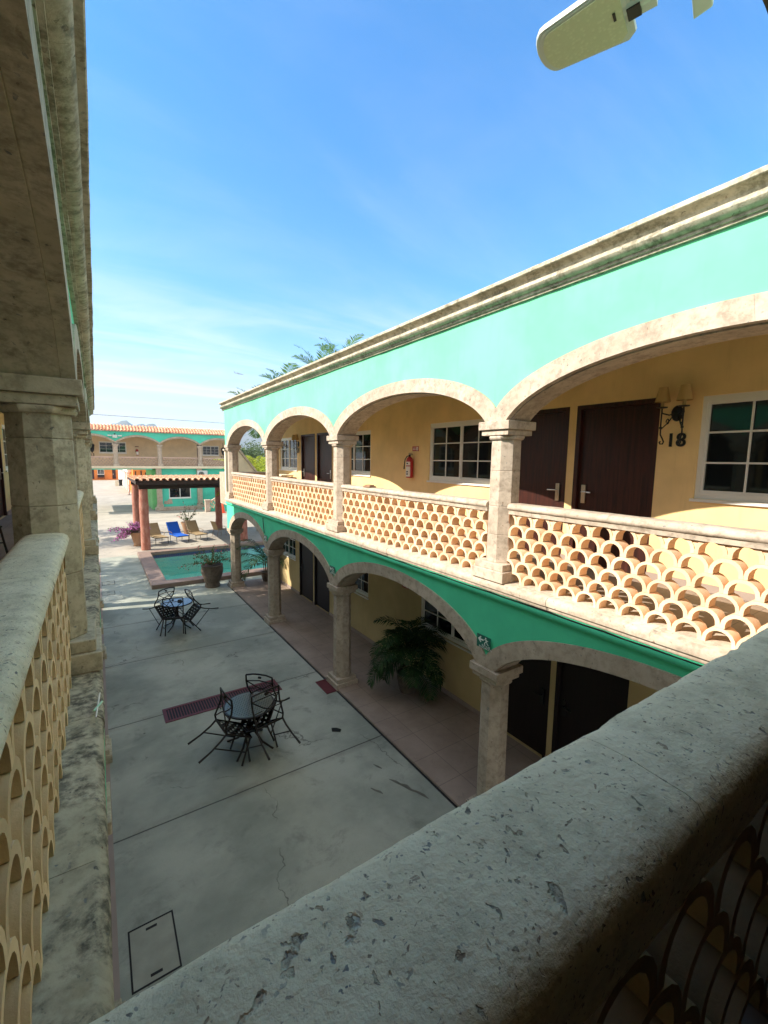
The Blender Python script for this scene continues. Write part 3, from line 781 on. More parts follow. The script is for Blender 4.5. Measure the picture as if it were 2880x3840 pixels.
M['coping'] = plain('reddish_coping_stone', (.235,.165,.135), .7, var=.22, scale=5)
pp(s, 'coping', M['coping'], .018)
s = MB(); z0 = -1.15
s.quad((PX0, PY0, z0), (PX1, PY0, z0), (PX1, PY1, z0), (PX0, PY1, z0))
for a, c in (((PX0, PY0), (PX1, PY0)), ((PX1, PY0), (PX1, PY1)), ((PX1, PY1), (PX0, PY1)), ((PX0, PY1), (PX0, PY0))): s.quad((*a, z0), (*c, z0), (*c, .1), (*a, .1))
s.box(PX0+.001, PX0+.55, PY0+.002, PY1-2.2, z0+.002, -.55)
pp(s, 'basin', M['pooltile'])
from mathutils import noise as NZ
s = MB(); nx, ny = 150, 120
for i in range(nx+1):
    for j in range(ny+1):
        x, y = PX0+(PX1-PX0)*i/nx, PY0+(PY1-PY0)*j/ny
        s.v.append((x, y, .010*NZ.noise((x*1.5+y*.5, y*2.4-x*.4, .3))+.005*NZ.noise((x*4.2, y*6.0, 2.7))))
for i in range(nx):
    for j in range(ny): a = i*(ny+1)+j; s.f.append((a, a+ny+1, a+ny+2, a+1))
wo = pp(s, 'water_surface', M['water'], 0, 180)
if wo.data.polygons[0].normal.z < 0: wo.data.flip_normals()

# drains and covers
dr = thing('drain_grate', 'long maroon slotted drain grate in the concrete under the near table', 'drain', (1.9, 8.5, 0))
x0, x1, y0, y1 = .80, 3.0, 8.28, 8.78
s = MB(); s.box(x0, x1, y0, y0+.06, 0, .012); s.box(x0, x1, y1-.06, y1, 0, .012); s.box(x0, x0+.06, y0+.0605, y1-.0605, 0, .012); s.box(x1-.06, x1, y0+.0605, y1-.0605, 0, .012)
o = s.build('frame', M['rust'], dr); o.location = (-1.9, -8.5, 0)
s = MB(); s.quad((x0+.06, y0+.06, .003), (x1-.06, y0+.06, .003), (x1-.06, y1-.06, .003), (x0+.06, y1-.06, .003)); o = s.build('pit', M['black'], dr); o.location = (-1.9, -8.5, 0)
s = MB()
for i in range(43):
    x = x0+.085+i*.048; s.box(x, x+.018, y0+.061, y1-.061, .0035, .010)
o = s.build('bars', M['rust'], dr); o.location = (-1.9, -8.5, 0)
dc = thing('drain_cover', 'square maroon drain cover beside the second lower column', 'drain cover', (3.8, 7.9, 0))
s = MB()
for q in ((3.71, 3.95, 7.62, 7.65), (3.71, 3.95, 8.15, 8.18)): s.box(*q, .0, .016)
s.box(3.71, 3.74, 7.6505, 8.1495, 0, .016); s.box(3.92, 3.95, 7.6505, 8.1495, 0, .016)
o = s.build('frame', M['rust'], dc); o.location = (-3.8, -7.9, 0)
s = MB(); s.box(3.7405, 3.9195, 7.6505, 8.1495, .0, .009); o = s.build('plate', M['rust'], dc); o.location = (-3.8, -7.9, 0)
M['cover'] = plain('worn_cover_concrete', (.30,.305,.25), .75, var=.3, scale=6)
def hatch(x0, x1, y0, y1, label, w=.016):
    h = thing('access_cover', label, 'access cover', ((x0+x1)/2, (y0+y1)/2, 0)); off = (-(x0+x1)/2, -(y0+y1)/2, 0)
    s = MB()
    for q in ((x0, x1, y0, y0+w), (x0, x1, y1-w, y1)): s.box(*q, -.003, .0035)
    s.box(x0, x0+w, y0+w+.0005, y1-w-.0005, -.003, .0035); s.box(x1-w, x1, y0+w+.0005, y1-w-.0005, -.003, .0035)
    o = s.build('frame', M['black'], h); o.location = off
    s = MB(); s.box(x0+w+.001, x1-w-.001, y0+w+.001, y1-w-.001, -.003, .0015); o = s.build('plate', M['cover'], h); o.location = off
    s = MB(); cx = (x0+x1)/2
    for a in (y0+.06, y1-.085):
        s = MB(); s.box(cx-.05, cx+.05, a, a+.025, -.002, .0045); o = s.build('handle', M['black'], h); o.location = off
hatch(.01, .425, 4.0, 4.62, 'concrete access cover with dark edges nearest the foreground rail')
hatch(-.08, .32, 17.45, 17.95, 'access cover in the paving, nearer of the pair left of the pool')
hatch(-.06, .36, 18.9, 19.5, 'access cover in the paving, farther of the pair left of the pool')

# stain patches: flat dark leaf and drips are thin deposits
for pts, nm in (([(3.28, 6.55), (3.36, 6.50), (3.41, 6.42), (3.36, 6.36), (3.30, 6.41), (3.24, 6.45)], 'fallen_leaf'),):
    s = MB(); s.prism(pts, lambda a, c, tt: (a, c, tt), .002, .007); tag(s.build(nm, M['iron']), 'dark fallen leaf lying alone on the concrete near the walkway', 'leaf')
def smear(pts, w):
    s = MB(); rng = random.Random(len(pts))
    L = []; Rr = []
    for i, (x, y) in enumerate(pts):
        q = w*math.sin(math.pi*(i+.5)/len(pts))*rng.uniform(.5, 1.2); L.append((x-q, y-q*.3, .0025)); Rr.append((x+q, y+q*.3, .0025))
    for i in range(len(pts)-1): s.quad(L[i], L[i+1], Rr[i+1], Rr[i])
    tag(s.build('water_stain', M['damp']), kind='structure')
smear([(3.45, 4.95), (3.50, 4.86), (3.53, 4.78), (3.58, 4.70), (3.60, 4.60), (3.65, 4.52), (3.69, 4.42), (3.71, 4.33)], .035)
smear([(3.12, 4.95), (3.15, 4.88), (3.19, 4.82), (3.21, 4.76)], .028)
smear([(3.42, 5.35), (3.45, 5.27), (3.48, 5.20)], .02)

# ------------------------------------------------------------------ tables and chairs
def make_table(loc, label, glassy=False):
    t = thing('patio_table', label, 'table', loc)
    s = MB(); s.lathe([(.385, .706), (.41, .706), (.415, .718), (.41, .730), (.385, .730)], n=40)
    # rim ring only: open inner faces are covered by the top
    s.build('rim', M['bronze'], t, 30)
    s = MB()
    if glassy:
        s.lathe([(.384, .716), (.384, .7335)], n=40); s.build('tabletop', M['tabletop_glass'], t)
    else:
        s.lathe([(.384, .722), (.384, .7335)], n=40); o = s.build('tabletop', M['tabletop'], t)
    s = MB(); s.tube([(0, 0, .28), (0, 0, .70)], .035, 12); s.lathe([(.05, .26), (.06, .29), (.04, .32)], n=12); s.build('post', M['bronze'], t, 40)
    for k in range(4):
        a = R(45+90*k); c, d = math.cos(a), math.sin(a); s = MB()
        s.tube([(c*.04, d*.04, .34), (c*.10, d*.10, .26), (c*.22, d*.22, .10), (c*.36, d*.36, .03), (c*.42, d*.42, .0)], [.018, .02, .018, .016, .018], 8); s.build('leg', M['bronze'], t, 40)
        s = MB(); s.tube([(c*.05, d*.05, .55), (c*.16, d*.16, .60), (c*.30, d*.30, .70)], .011, 6); s.build('brace', M['bronze'], t, 40)
    return t
t = NT('perforated_metal_top'); oc = t.N.new('ShaderNodeTexCoord').outputs['Object']; x, y, z = t.sep(oc)[:3]
def cell(q, o=0.0): return t.math('SUBTRACT', t.math('FRACT', t.math('MULTIPLY_ADD', q, 24.0, 50.0+o)), .5)
row = t.math('MULTIPLY', t.math('FLOOR', t.math('MODULO', t.math('FLOOR', t.math('MULTIPLY_ADD', y, 24.0, 50.0)), 2.0)), .5)
xs = t.math('SUBTRACT', t.math('FRACT', t.math('ADD', t.math('MULTIPLY_ADD', x, 24.0, 50.0), row)), .5); ys = cell(y)
dd = t.math('SQRT', t.math('ADD', t.math('MULTIPLY', xs, xs), t.math('MULTIPLY', ys, ys)))
rr = t.math('SQRT', t.math('ADD', t.math('MULTIPLY', x, x), t.math('MULTIPLY', y, y)))
hole = t.math('MULTIPLY', t.ramp(dd, .27, .21), t.math('LESS_THAN', rr, .345))
c = t.mix(hole, t.mix(t.noise(12, 4), (.095,.105,.095), (.13,.145,.125)), (.004,.004,.004))
M['tabletop'] = t.done(c, .3, None, .55)
M['tabletop_glass'] = plain('glass_top', (.02,.035,.05), .03, 0, var=.05, spec=.9, bstr=0)
def make_chair():
    t = thing('patio_chair', 'x', 'chair')
    m = M['bronze']; r = .0145
    sb = MB()                                          # seat woven of straps; z .43, y from -.02 back to -.47
    w, dp = .235, .225; cy = -.27
    for i in range(6):
        x = -.195+i*.078; pts = []
        for j in range(13):
            y = cy+dp-j*2*dp/12; z = .432-.018*math.cos((y-cy)/dp*1.3)+(.005 if (j//2+i) % 2 else -.005); pts.append((x, y, z))
        for j in range(12):
            a, b2 = pts[j], pts[j+1]; sb.quad((a[0]-.026, a[1], a[2]), (a[0]+.026, a[1], a[2]), (b2[0]+.026, b2[1], b2[2]), (b2[0]-.026, b2[1], b2[2]))
    for i in range(6):
        y = cy-.185+i*.074; pts = []
        for j in range(13):
            x = -w+j*2*w/12; z = .432-.018*math.cos((y-cy)/dp*1.3)+(-.005 if (j//2+i) % 2 else .005); pts.append((x, y, z))
        for j in range(12):
            a, b2 = pts[j], pts[j+1]; sb.quad((a[0], a[1]-.024, a[2]), (a[0], a[1]+.024, a[2]), (b2[0], b2[1]+.024, b2[2]), (b2[0], b2[1]-.024, b2[2]))
    sb.build('seat', M['bronze'], t)
    s = MB(); s.tube([(-w, cy-dp, .43), (-w, cy+dp, .43), (0, cy+dp+.02, .432), (w, cy+dp, .43), (w, cy-dp, .43), (-w, cy-dp, .43)], r, 8); s.build('seat_frame', m, t, 40)
    s = MB()
    for x in (-1, 1): s.tube([(x*.235, -.49, .43), (x*.238, -.545, .50), (x*.24, -.55, .60), (x*.24, -.56, .72), (x*.24, -.60, .83), (x*.24, -.66, .92)], r, 8)
    s.tube([(-.24, -.66, .92), (-.12, -.685, .925), (0, -.69, .927), (.12, -.685, .925), (.24, -.66, .92)], r, 8)
    s.tube([(-.24, -.60, .83), (0, -.625, .835), (.24, -.60, .83)], .010, 6)
    s.build('back_frame', m, t, 40)
    s = MB()
    s.tube([(-.24, -.60, .83), (-.08, -.575, .70), (.08, -.555, .62), (.24, -.535, .49)], .010, 6); s.tube([(.24, -.60, .83), (.08, -.575, .70), (-.08, -.555, .62), (-.24, -.535, .49)], .010, 6)
    s.tube([(-.24, -.555, .65), (-.1, -.57, .655)], .008, 6); s.tube([(.24, -.555, .65), (.1, -.57, .655)], .008, 6)
    s.lathe([(.0, -.012), (.03, -.010), (.034, 0), (.03, .010), (0, .012)], (0, 0, 0), 12)
    n0 = len(s.v)-5*12
    for i in range(n0, len(s.v)): x, y, z = s.v[i]; s.v[i] = (x, -.655+z, .879+y*.8)
    s.build('back_lattice', m, t, 40)
    for x in (-1, 1):
        s = MB(); s.tube([(x*.232, cy+dp-.02, .43), (x*.236, cy+dp+.0, .30), (x*.245, cy+dp+.025, .12), (x*.25, 0, .0)], [.016, .015, .014, .017], 8); s.build('leg', m, t, 40)
        s = MB(); s.tube([(x*.235, -.49, .43), (x*.24, -.53, .32), (x*.255, -.62, .16), (x*.27, -.74, .0)], [.016, .015, .014, .017], 8); s.build('leg', m, t, 40)
        s = MB(); s.tube([(x*.242, cy+dp+.012, .20), (x*.247, -.585, .21)], .010, 6); s.build('stretcher', m, t, 40)
    return t
ch0 = make_chair()
make_table((1.915, 6.87, 0), 'round perforated dark metal patio table nearest the foreground rail')
make_table((1.70, 13.11, 0), 'round blue-reflecting glass topped patio table closer to the pool', True)
CH = [((1.63, 6.67), -84, -29, 'chair tipped onto the near perforated table, at its left side'),
      ((2.03, 6.50), 12, -31, 'chair tipped onto the near perforated table, on the side nearest the viewer'),
      ((2.11, 6.93), 135, -36, 'chair tipped onto the near perforated table, on its far side over the grate'),
      ((1.55, 12.48), -13.6, -23, 'chair with its back to the viewer, tipped against the glass table'),
      ((1.38, 13.28), -151, -44, 'chair behind the glass table, its rear leg sticking out left'),
      ((2.14, 12.72), 102, -46, 'chair right of the glass table, tipped steeply with legs sticking out right')]
for i, ((x, y), th, a, lb) in enumerate(CH):
    o = ch0 if i == 0 else dup(ch0)
    o.location = (x, y, .012); o.rotation_euler = (R(a), 0, R(th)); o['label'] = lb; o['group'] = 'dark patio chairs tipped against the two tables'
as_ = MB(); as_.lathe([(.055, .7336), (.06, .765), (.05, .775), (.045, .765), (.04, .75)], (1.78, 13.14, 0), 16); tag(as_.build('ashtray', M['iron'], None, 40), 'small black ashtray on the blue glass table', 'ashtray')
as_ = MB(); as_.box(4.08, 4.22, 6.62, 6.86, 4.311, 4.335); as_.box(4.10, 4.20, 6.65, 6.83, 4.3355, 4.355); tag(as_.build('ashtray', M['pot_clay'], None, None, .006), 'small brown tray on the sunlit stone rail of the upper gallery', 'ashtray')

# ------------------------------------------------------------------ loungers by the pool
def make_lounger(towel):
    t = thing('sun_lounger', 'x', 'sun lounger'); fab = M['blue'] if towel else M['sling']; fm = M['iron']
    W = .33; zt = .36; ang = R(55)
    s = MB()
    for x in (-W, W): s.tube([(x, 0, zt), (x, 1.10, zt), (x*.98, 1.10+.80*math.cos(ang), zt+.80*math.sin(ang))], .016, 6)
    s.tube([(-W, 0, zt), (W, 0, zt)], .016, 6); s.tube([(-W*.98, 1.10+.8*math.cos(ang), zt+.8*math.sin(ang)), (W*.98, 1.1+.8*math.cos(ang), zt+.8*math.sin(ang))], .02, 6)
    s.build('frame', fm, t, 40)
    s = MB(); n = 10; th = .05 if towel else .035
    for j in range(n):
        y0, y1 = .02+j*1.08/n, .02+(j+1)*1.08/n; dz0, dz1 = (-.012*math.sin(math.pi*j/n)), (-.012*math.sin(math.pi*(j+1)/n))
        s.box(-W+.012, W-.012, y0, y1-.0005, zt-.01+dz0, zt+th+dz1)
    s.build('seat_cushion', fab, t, None, .006)
    s = MB(); c, d = math.cos(ang), math.sin(ang)
    for j in range(6):
        q0, q1 = .03+j*.78/6, .03+(j+1)*.78/6-.004; mid = (q0+q1)/2
        s.obox((0, 1.10+mid*c-.02*d, zt+mid*d+.02*c), (W-.012, 0, 0), (0, c*(q1-q0)/2, d*(q1-q0)/2), (0, -d*th*.6, c*th*.6))
    s.build('back_cushion', fab, t, None, .008)
    for x in (-1, 1):
        s = MB(); s.tube([(x*W, .12, zt), (x*W, .10, 0)], .014, 6); s.build('leg', fm, t, 40)
        s = MB(); s.tube([(x*W, .98, zt), (x*W, 1.02, 0)], .014, 6); s.build('leg', fm, t, 40)
        s = MB(); s.tube([(x*W, .72, zt), (x*(W+.03), .66, zt+.16), (x*(W+.04), .78, zt+.20), (x*(W+.03), 1.22, zt+.20), (x*W, 1.28, zt+.25)], .012, 6); s.build('armrest', M['frame_tan'], t, 40)
    return t
l0 = make_lounger(False); l1 = make_lounger(True)
def place(o, x, y, th, lb):
    o.location = (x, y, 0); o.rotation_euler = (0, 0, R(th)); o['label'] = lb; o['group'] = 'sun loungers lined up behind the pool'
place(l0, 2.86, 26.45, 14, 'tan sun lounger partly hidden behind the red-brown pergola post')
place(l1, 3.92, 26.45, 14, 'sun lounger covered with a bright blue towel')
place(dup(l0), 4.95, 26.55, 14, 'tan sun lounger with raised back to the right of the blue one')
def make_sling():
    t = thing('sling_chair', 'x', 'chair'); fm = M['frame_tan']
    s = MB()
    for k in range(6):
        y0, y1 = -.25+k*.08, -.25+(k+1)*.08; s.quad((-.25, y0, .40), (.25, y0, .40), (.25, y1, .40+.008*k), (-.25, y1, .40+.008*k))
    s.build('seat', M['sling'], t)
    s = MB(); s.quad((-.25, -.25, .41), (.25, -.25, .41), (.25, -.45, .95), (-.25, -.45, .95)); s.quad((-.25, -.262, .41), (-.25, -.462, .95), (.25, -.462, .95), (.25, -.262, .41)); s.build('backrest', M['sling'], t)
    for x in (-1, 1):
        s = MB(); s.tube([(x*.26, -.45, .96), (x*.26, -.25, .41), (x*.26, .24, .43), (x*.26, .28, 0)], .013, 6); s.build('side_frame', fm, t, 40)
        s = MB(); s.tube([(x*.26, -.24, .42), (x*.26, -.36, 0)], .013, 6); s.build('leg', fm, t, 40)
        s = MB(); s.tube([(x*.27, -.33, .64), (x*.28, .1, .63), (x*.27, .24, .55), (x*.26, .25, .43)], .012, 6); s.build('armrest', fm, t, 40)
    return t
c0 = make_sling(); c0.location = (6.2, 27.8, 0); c0.rotation_euler = (0, 0, R(-70)); c0['label'] = 'tan sling chair facing right beside the right pergola post'; c0['group'] = 'sling chairs at the pergola table'
c1 = dup(c0, 'sling chair seen through the end arch of the lower arcade'); c1.location = (9.0, 28.4, 0); c1.rotation_euler = (0, 0, R(75))
t = thing('pool_table', 'low round dark table between the two sling chairs', 'table', (7.5, 28.2, 0))
s = MB(); s.lathe([(.5, .69), (.52, .70), (.52, .72), (.5, .73)], n=28); s.build('tabletop', M['bronze'], t, 30)
s = MB(); s.tube([(0, 0, .05), (0, 0, .69)], .03, 10); s.build('post', M['bronze'], t, 40)
for k in range(3):
    a = R(120*k); s = MB(); s.tube([(0, 0, .12), (.35*math.cos(a), .35*math.sin(a), 0.01)], .018, 6); s.build('leg', M['bronze'], t, 40)

# ------------------------------------------------------------------ pergola
pg = thing('pergola', 'tiled pergola on thick red-brown log posts beside the pool', 'pergola', (4.5, 28, 0))
def pq(mb, name, m, sm=None, bev=0): o = mb.build(name, m, pg, sm, bev); o.location = (-4.5, -28, 0); return o
for x, y in ((1.955, 25.35), (1.98, 31.2), (6.80, 30.6), (7.05, 25.5)):
    s = MB(); rng = random.Random(int(x*10)); rs = [.21*rng.uniform(.94, 1.08) for _ in range(8)]
    s.tube([(x+rng.uniform(-.02, .02), y, .0+3.17*i/7) for i in range(8)], rs, 16); pq(s, 'post', M['log'], 50)
s = MB(); s.box(1.74, 9.0, 25.22, 25.50, 3.17, 3.385); pq(s, 'beam', M['beam'], None, .01)
s = MB(); s.box(1.74, 9.0, 31.0, 31.28, 3.10, 3.30); pq(s, 'beam', M['beam'], None, .01)
for k in range(9):
    x = 1.80+k*.86; s = MB(); s.box(x, x+.13, 24.95, 31.6, 3.386, 3.50); pq(s, 'rafter', M['beam'])
s = MB(); s.box(1.62, 9.1, 24.86, 31.7, 3.501, 3.60); s.box(1.60, 1.64, 24.84, 31.7, 3.43, 3.62); s.box(1.65, 9.1, 24.80, 24.86, 3.41, 3.62); pq(s, 'fascia', M['beam'])
s = MB(); barrel_tiles(s, 1.52, 9.1, .30, lambda x, q, h: (x, 24.72+q, 3.645-.010*q+h), 17, .415, .125); pq(s, 'tile_roof', M['tile_pale'], 60)

# ------------------------------------------------------------------ pots and plants
def frond(mb, base, az, elev, L, droop, nl=18, lw=.022, ll=.34, rng=random, fold=.5, sag=1.0):
    """arching rachis with two rows of narrow leaflets"""
    N = 14; p = Vector(base); pts = [p.copy()]; e = elev
    for i in range(N):
        e -= droop/N*(.4+1.2*i/N)
        p = p+Vector((math.cos(az)*math.cos(e), math.sin(az)*math.cos(e), math.sin(e)))*(L/N); pts.append(p.copy())
    mb.tube(pts, [.011*(1-.8*i/N)+.002 for i in range(N+1)], 4, False)
    for i in range(nl):
        f = .16+.84*i/(nl-1); q = f*N; k = min(int(q), N-1); fr_ = q-k
        c = pts[k].lerp(pts[k+1], fr_); tdir = (pts[k+1]-pts[k]).normalized()
        side = tdir.cross(Vector((0, 0, 1))); 
        if side.length < 1e-3: side = Vector((1, 0, 0))
        side.normalize(); upv = side.cross(tdir)
        l = ll*(math.sin(math.pi*min(f*.86+.12, 1))**.7)*rng.uniform(.85, 1.1)+.03
        for sg in (-1, 1):
            d = (side*sg*1.0+tdir*rng.uniform(.55, .85)+upv*rng.uniform(-.05, .30)*fold).normalized()
            wv = d.cross(upv).normalized()*lw*rng.uniform(.8, 1.2)
            m1 = c+d*l*.55+Vector((0, 0, -.04*l)); tip = c+d*l+Vector((0, 0, -rng.uniform(.15, .42)*l*sag))
            n = len(mb.v); mb.v += [tuple(c-wv*.4), tuple(c+wv*.4), tuple(m1+wv), tuple(m1-wv), tuple(tip)]
            mb.f += [(n, n+1, n+2, n+3), (n+3, n+2, n+4)]
def areca(name, label, loc, nfr, L, seed, m, stems=7, ll=.34, zb=.35, spread=.14, emin=35, emax=85, nl=20, lw=.02, droop=1.5):
    t = thing(name, label, 'palm', loc); rng = random.Random(seed); s = MB(); st = MB()
    for k in range(stems):
        a = rng.uniform(0, 6.28); r = spread*math.sqrt(rng.random()); h = zb+L*rng.uniform(.25, .55)
        st.tube([(r*math.cos(a), r*math.sin(a), zb*.9), (1.6*r*math.cos(a), 1.6*r*math.sin(a), h)], [.018, .012], 6)
    for k in range(nfr):
        a = k*2.399+rng.uniform(-.3, .3); r = spread*rng.random(); f = k/nfr
        frond(s, (r*math.cos(a), r*math.sin(a), zb+L*(.20+.35*(1-f))*rng.uniform(.7, 1.1)), a, R(emax-(emax-emin)*f), L*rng.uniform(.75, 1.1), droop*rng.uniform(.8, 1.2), nl, lw, ll, rng)
    s.build('fronds', m, t); st.build('stems', M['stem'], t, 40); return t
def pot(name, label, loc, prof, m, n=28, jit=.0, soil=True):
    t = thing(name, label, 'pot', loc); s = MB(); s.lathe(prof, n=n)
    rng = random.Random(3); s.v = [(x+rng.uniform(-jit, jit), y+rng.uniform(-jit, jit), z) for x, y, z in s.v]
    s.build('body', m, t, 60)
    rt, zt = prof[-1]; s = MB(); s.lathe([(rt*.9, zt-.06), (rt*.93, zt-.02)] if False else [(rt*1.02, zt+.001), (rt*.99, zt+.012)], n=n); s.build('soil', M['soil'], t); return t
pot('planter_pot', 'big dark stone planter pot standing at the pool corner', (3.42, 17.02-.28, 0), [(.26, 0), (.27, .06), (.25, .14), (.27, .22), (.33, .38), (.385, .56), (.395, .68), (.37, .76), (.385, .80), (.385, .84), (.35, .845), (.33, .80)], M['pot'], 30, .006)
pot('planter_pot', 'slim dark pot under the palm at the end of the lower walkway', (5.34, 16.35, .04), [(.12, 0), (.14, .05), (.19, .32), (.20, .36), (.18, .37), (.17, .34)], M['pot'])
pot('planter_pot', 'dark pot of the large palm against the yellow wall', (5.18, 6.80, .04), [(.17, 0), (.19, .05), (.24, .36), (.255, .40), (.235, .41), (.22, .38)], M['pot'])
pot('planter_pot', 'tapered clay pot under the purple bougainvillea', (1.66, 26.75, 0), [(.20, 0), (.20, .04), (.17, .10), (.22, .30), (.30, .62), (.34, .70), (.34, .76), (.31, .76), (.29, .72)], M['pot_clay'])
pot('planter_pot', 'clay pot half hidden behind the blue lounger', (4.66, 29.6, 0), [(.22, 0), (.25, .15), (.36, .62), (.40, .70), (.40, .75), (.37, .75), (.35, .72)], M['pot_clay'])
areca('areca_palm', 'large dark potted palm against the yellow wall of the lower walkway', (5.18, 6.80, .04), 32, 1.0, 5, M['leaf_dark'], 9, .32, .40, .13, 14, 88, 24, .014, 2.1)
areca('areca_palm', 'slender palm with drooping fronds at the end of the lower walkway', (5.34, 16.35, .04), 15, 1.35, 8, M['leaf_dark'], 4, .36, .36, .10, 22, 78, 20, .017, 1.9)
areca('areca_palm', 'bright yellow-green palm seen through the end arch of the upper gallery', (9.35, 30.0, 0), 26, 3.3, 12, M['palm_yellow'], 9, .62, 1.6, .5, 35, 85, 22, .035, 1.4)

def shrub(name, label, loc, stems, rng, m_leaf, m_flower, nleaf, nfl, lsize, fsize, zb, tip_only=False, fl_from=.6, cat='shrub'):
    """stems: list of point lists (local); leaves and bracts scattered along them"""
    t = thing(name, label, cat, loc); st = MB(); lf = MB(); fl = MB()
    def leaf(mb, c, sz):
        d = Vector((rng.gauss(0, 1), rng.gauss(0, 1), rng.gauss(0, .8))).normalized(); u = d.orthogonal().normalized(); u.rotate(Matrix.Rotation(rng.uniform(0, 6.28), 3, d))
        v = d.cross(u); n = len(mb.v)
        mb.v += [tuple(c-u*sz*.5), tuple(c+v*sz*.3), tuple(c+u*sz*.6), tuple(c-v*sz*.3)]; mb.f.append((n, n+1, n+2, n+3))
    for pts in stems:
        P = [Vector(p) for p in pts]; st.tube(P, [.012*(1-.75*i/(len(P)-1)) for i in range(len(P))], 5, False)
        for k in range(nleaf):
            f = (.25+.75*rng.random())*(len(P)-1); i = min(int(f), len(P)-2); leaf(lf, P[i].lerp(P[i+1], f-i)+Vector((rng.gauss(0, .045), rng.gauss(0, .045), rng.gauss(0, .045))), lsize*rng.uniform(.6, 1.3))
        for k in range(nfl):
            f = (fl_from+(1-fl_from)*rng.random())*(len(P)-1); i = min(int(f), len(P)-2); leaf(fl, P[i].lerp(P[i+1], f-i)+Vector((rng.gauss(0, .06), rng.gauss(0, .06), rng.gauss(0, .05))), fsize*rng.uniform(.6, 1.3))
    st.build('stems', M['stem'], t, 40); lf.build('leaves', m_leaf, t)
    if fl.f: fl.build('flowers', m_flower, t)
    return t
rng = random.Random(31)
def branch(a, e, L, droop, n=6, z0=0.0, r0=.05):
    p = Vector((r0*math.cos(a), r0*math.sin(a), z0)); out = [tuple(p)]
    for i in range(n):
        p = p+Vector((math.cos(a)*math.cos(e), math.sin(a)*math.cos(e), math.sin(e)))*L/n; e -= droop/n; a += rng.uniform(-.18, .18); out.append(tuple(p))
    return out
shrub('flowering_shrub', 'sparse shrub with pink-red flowers growing in the big stone pot', (3.42, 16.74, .84),
      [branch(rng.uniform(0, 6.28), R(rng.uniform(25, 75)), rng.uniform(.5, .95), rng.uniform(.3, 1.0)) for _ in range(22)]+[branch(R(188), R(22), 1.15, .9), branch(R(200), R(25), .95, .9), branch(R(10), R(50), .9, .5), branch(R(-5), R(30), .9, .8)],
      rng, M['leaf'], M['pinkfl'], 26, 3, .055, .06, 0, fl_from=.85)
shrub('bougainvillea', 'bougainvillea with purple-magenta flowers beside the front pergola post', (1.66, 26.75, .76),
      [branch(R(180+rng.uniform(-40, 40)), R(rng.uniform(0, 40)), rng.uniform(.6, 1.35), rng.uniform(.6, 1.2)) for _ in range(16)]+[branch(rng.uniform(0, 6.28), R(rng.uniform(30, 75)), rng.uniform(.4, .7), .5) for _ in range(14)],
      rng, M['leaf'], M['magenta'], 30, 40, .075, .085, 0, fl_from=.5)
shrub('flowering_shrub', 'thin climbing shrub with one tall green branch behind the loungers', (4.66, 29.6, .75),
      [branch(R(150), R(80), 1.0, -.2)+[(-.25, .1, 1.5), (-.5, .1, 1.75), (-.62, .1, 2.0)], branch(R(60), R(70), 1.0, .3)+[(.75, .3, 1.15), (1.0, .3, 1.05)], branch(R(20), R(60), 1.1, .5)]+[branch(rng.uniform(0, 6.28), R(rng.uniform(30, 70)), rng.uniform(.4, .8), .6) for _ in range(8)],
      rng, M['leaf'], M['pinkfl'], 26, 6, .08, .08, 0, fl_from=.6)

def palm(label, loc, H, L, nfr, seed, m=None, lean=(0, 0)):
    t = thing('palm_tree', label, 'palm tree', loc); rng = random.Random(seed); s = MB()
    top = Vector((lean[0], lean[1], H)); s.tube([(0, 0, 0), (lean[0]*.2, lean[1]*.2, H*.35), (lean[0]*.6, lean[1]*.6, H*.75), tuple(top)], [.20, .15, .13, .14], 10); s.build('trunk', M['bark'], t, 60)
    s = MB()
    for k in range(nfr):
        f = k/nfr; a = k*2.399+rng.uniform(-.2, .2); frond(s, tuple(top+Vector((.08*math.cos(a), .08*math.sin(a), .05))), a, R(82-105*f), L*rng.uniform(.85, 1.1), 1.0+.7*f, 24, .030, .66, rng, 1.0, .3)
    s.build('crown', m or M['palm'], t); return t
palm('palm whose drooping fronds hang in the end arch of the upper gallery', (8.75, 24.4, 0), 7.25, 2.0, 20, 41, None, (-1.05, 0))
palm('palm showing short green fronds low over the roof cornice', (9.4, 24.8, 0), 8.7, 1.9, 15, 42)
palm('palm with wide fan of fronds above the middle of the roofline', (11.3, 24.2, 0), 9.8, 2.1, 15, 43)
palm('tallest palm rising over the turquoise roof, farthest right', (12.9, 24.2, 0), 10.5, 2.3, 15, 44)
for i, (x, y, h) in enumerate(((-7.9, 20.3, 5.9), (-3.3, 18.7, 5.6), (-8.9, 24.6, 7.3), (-6.6, 22.6, 5.4), (-10.2, 31.5, 7.9), (-8.0, 35.0, 6.4))):
    palm('tall courtyard palm standing behind the left wing and shading the poolside paving', (x, y, 0), h, 2.0, 20, 60+i)['group'] = 'palms hidden behind the left wing'

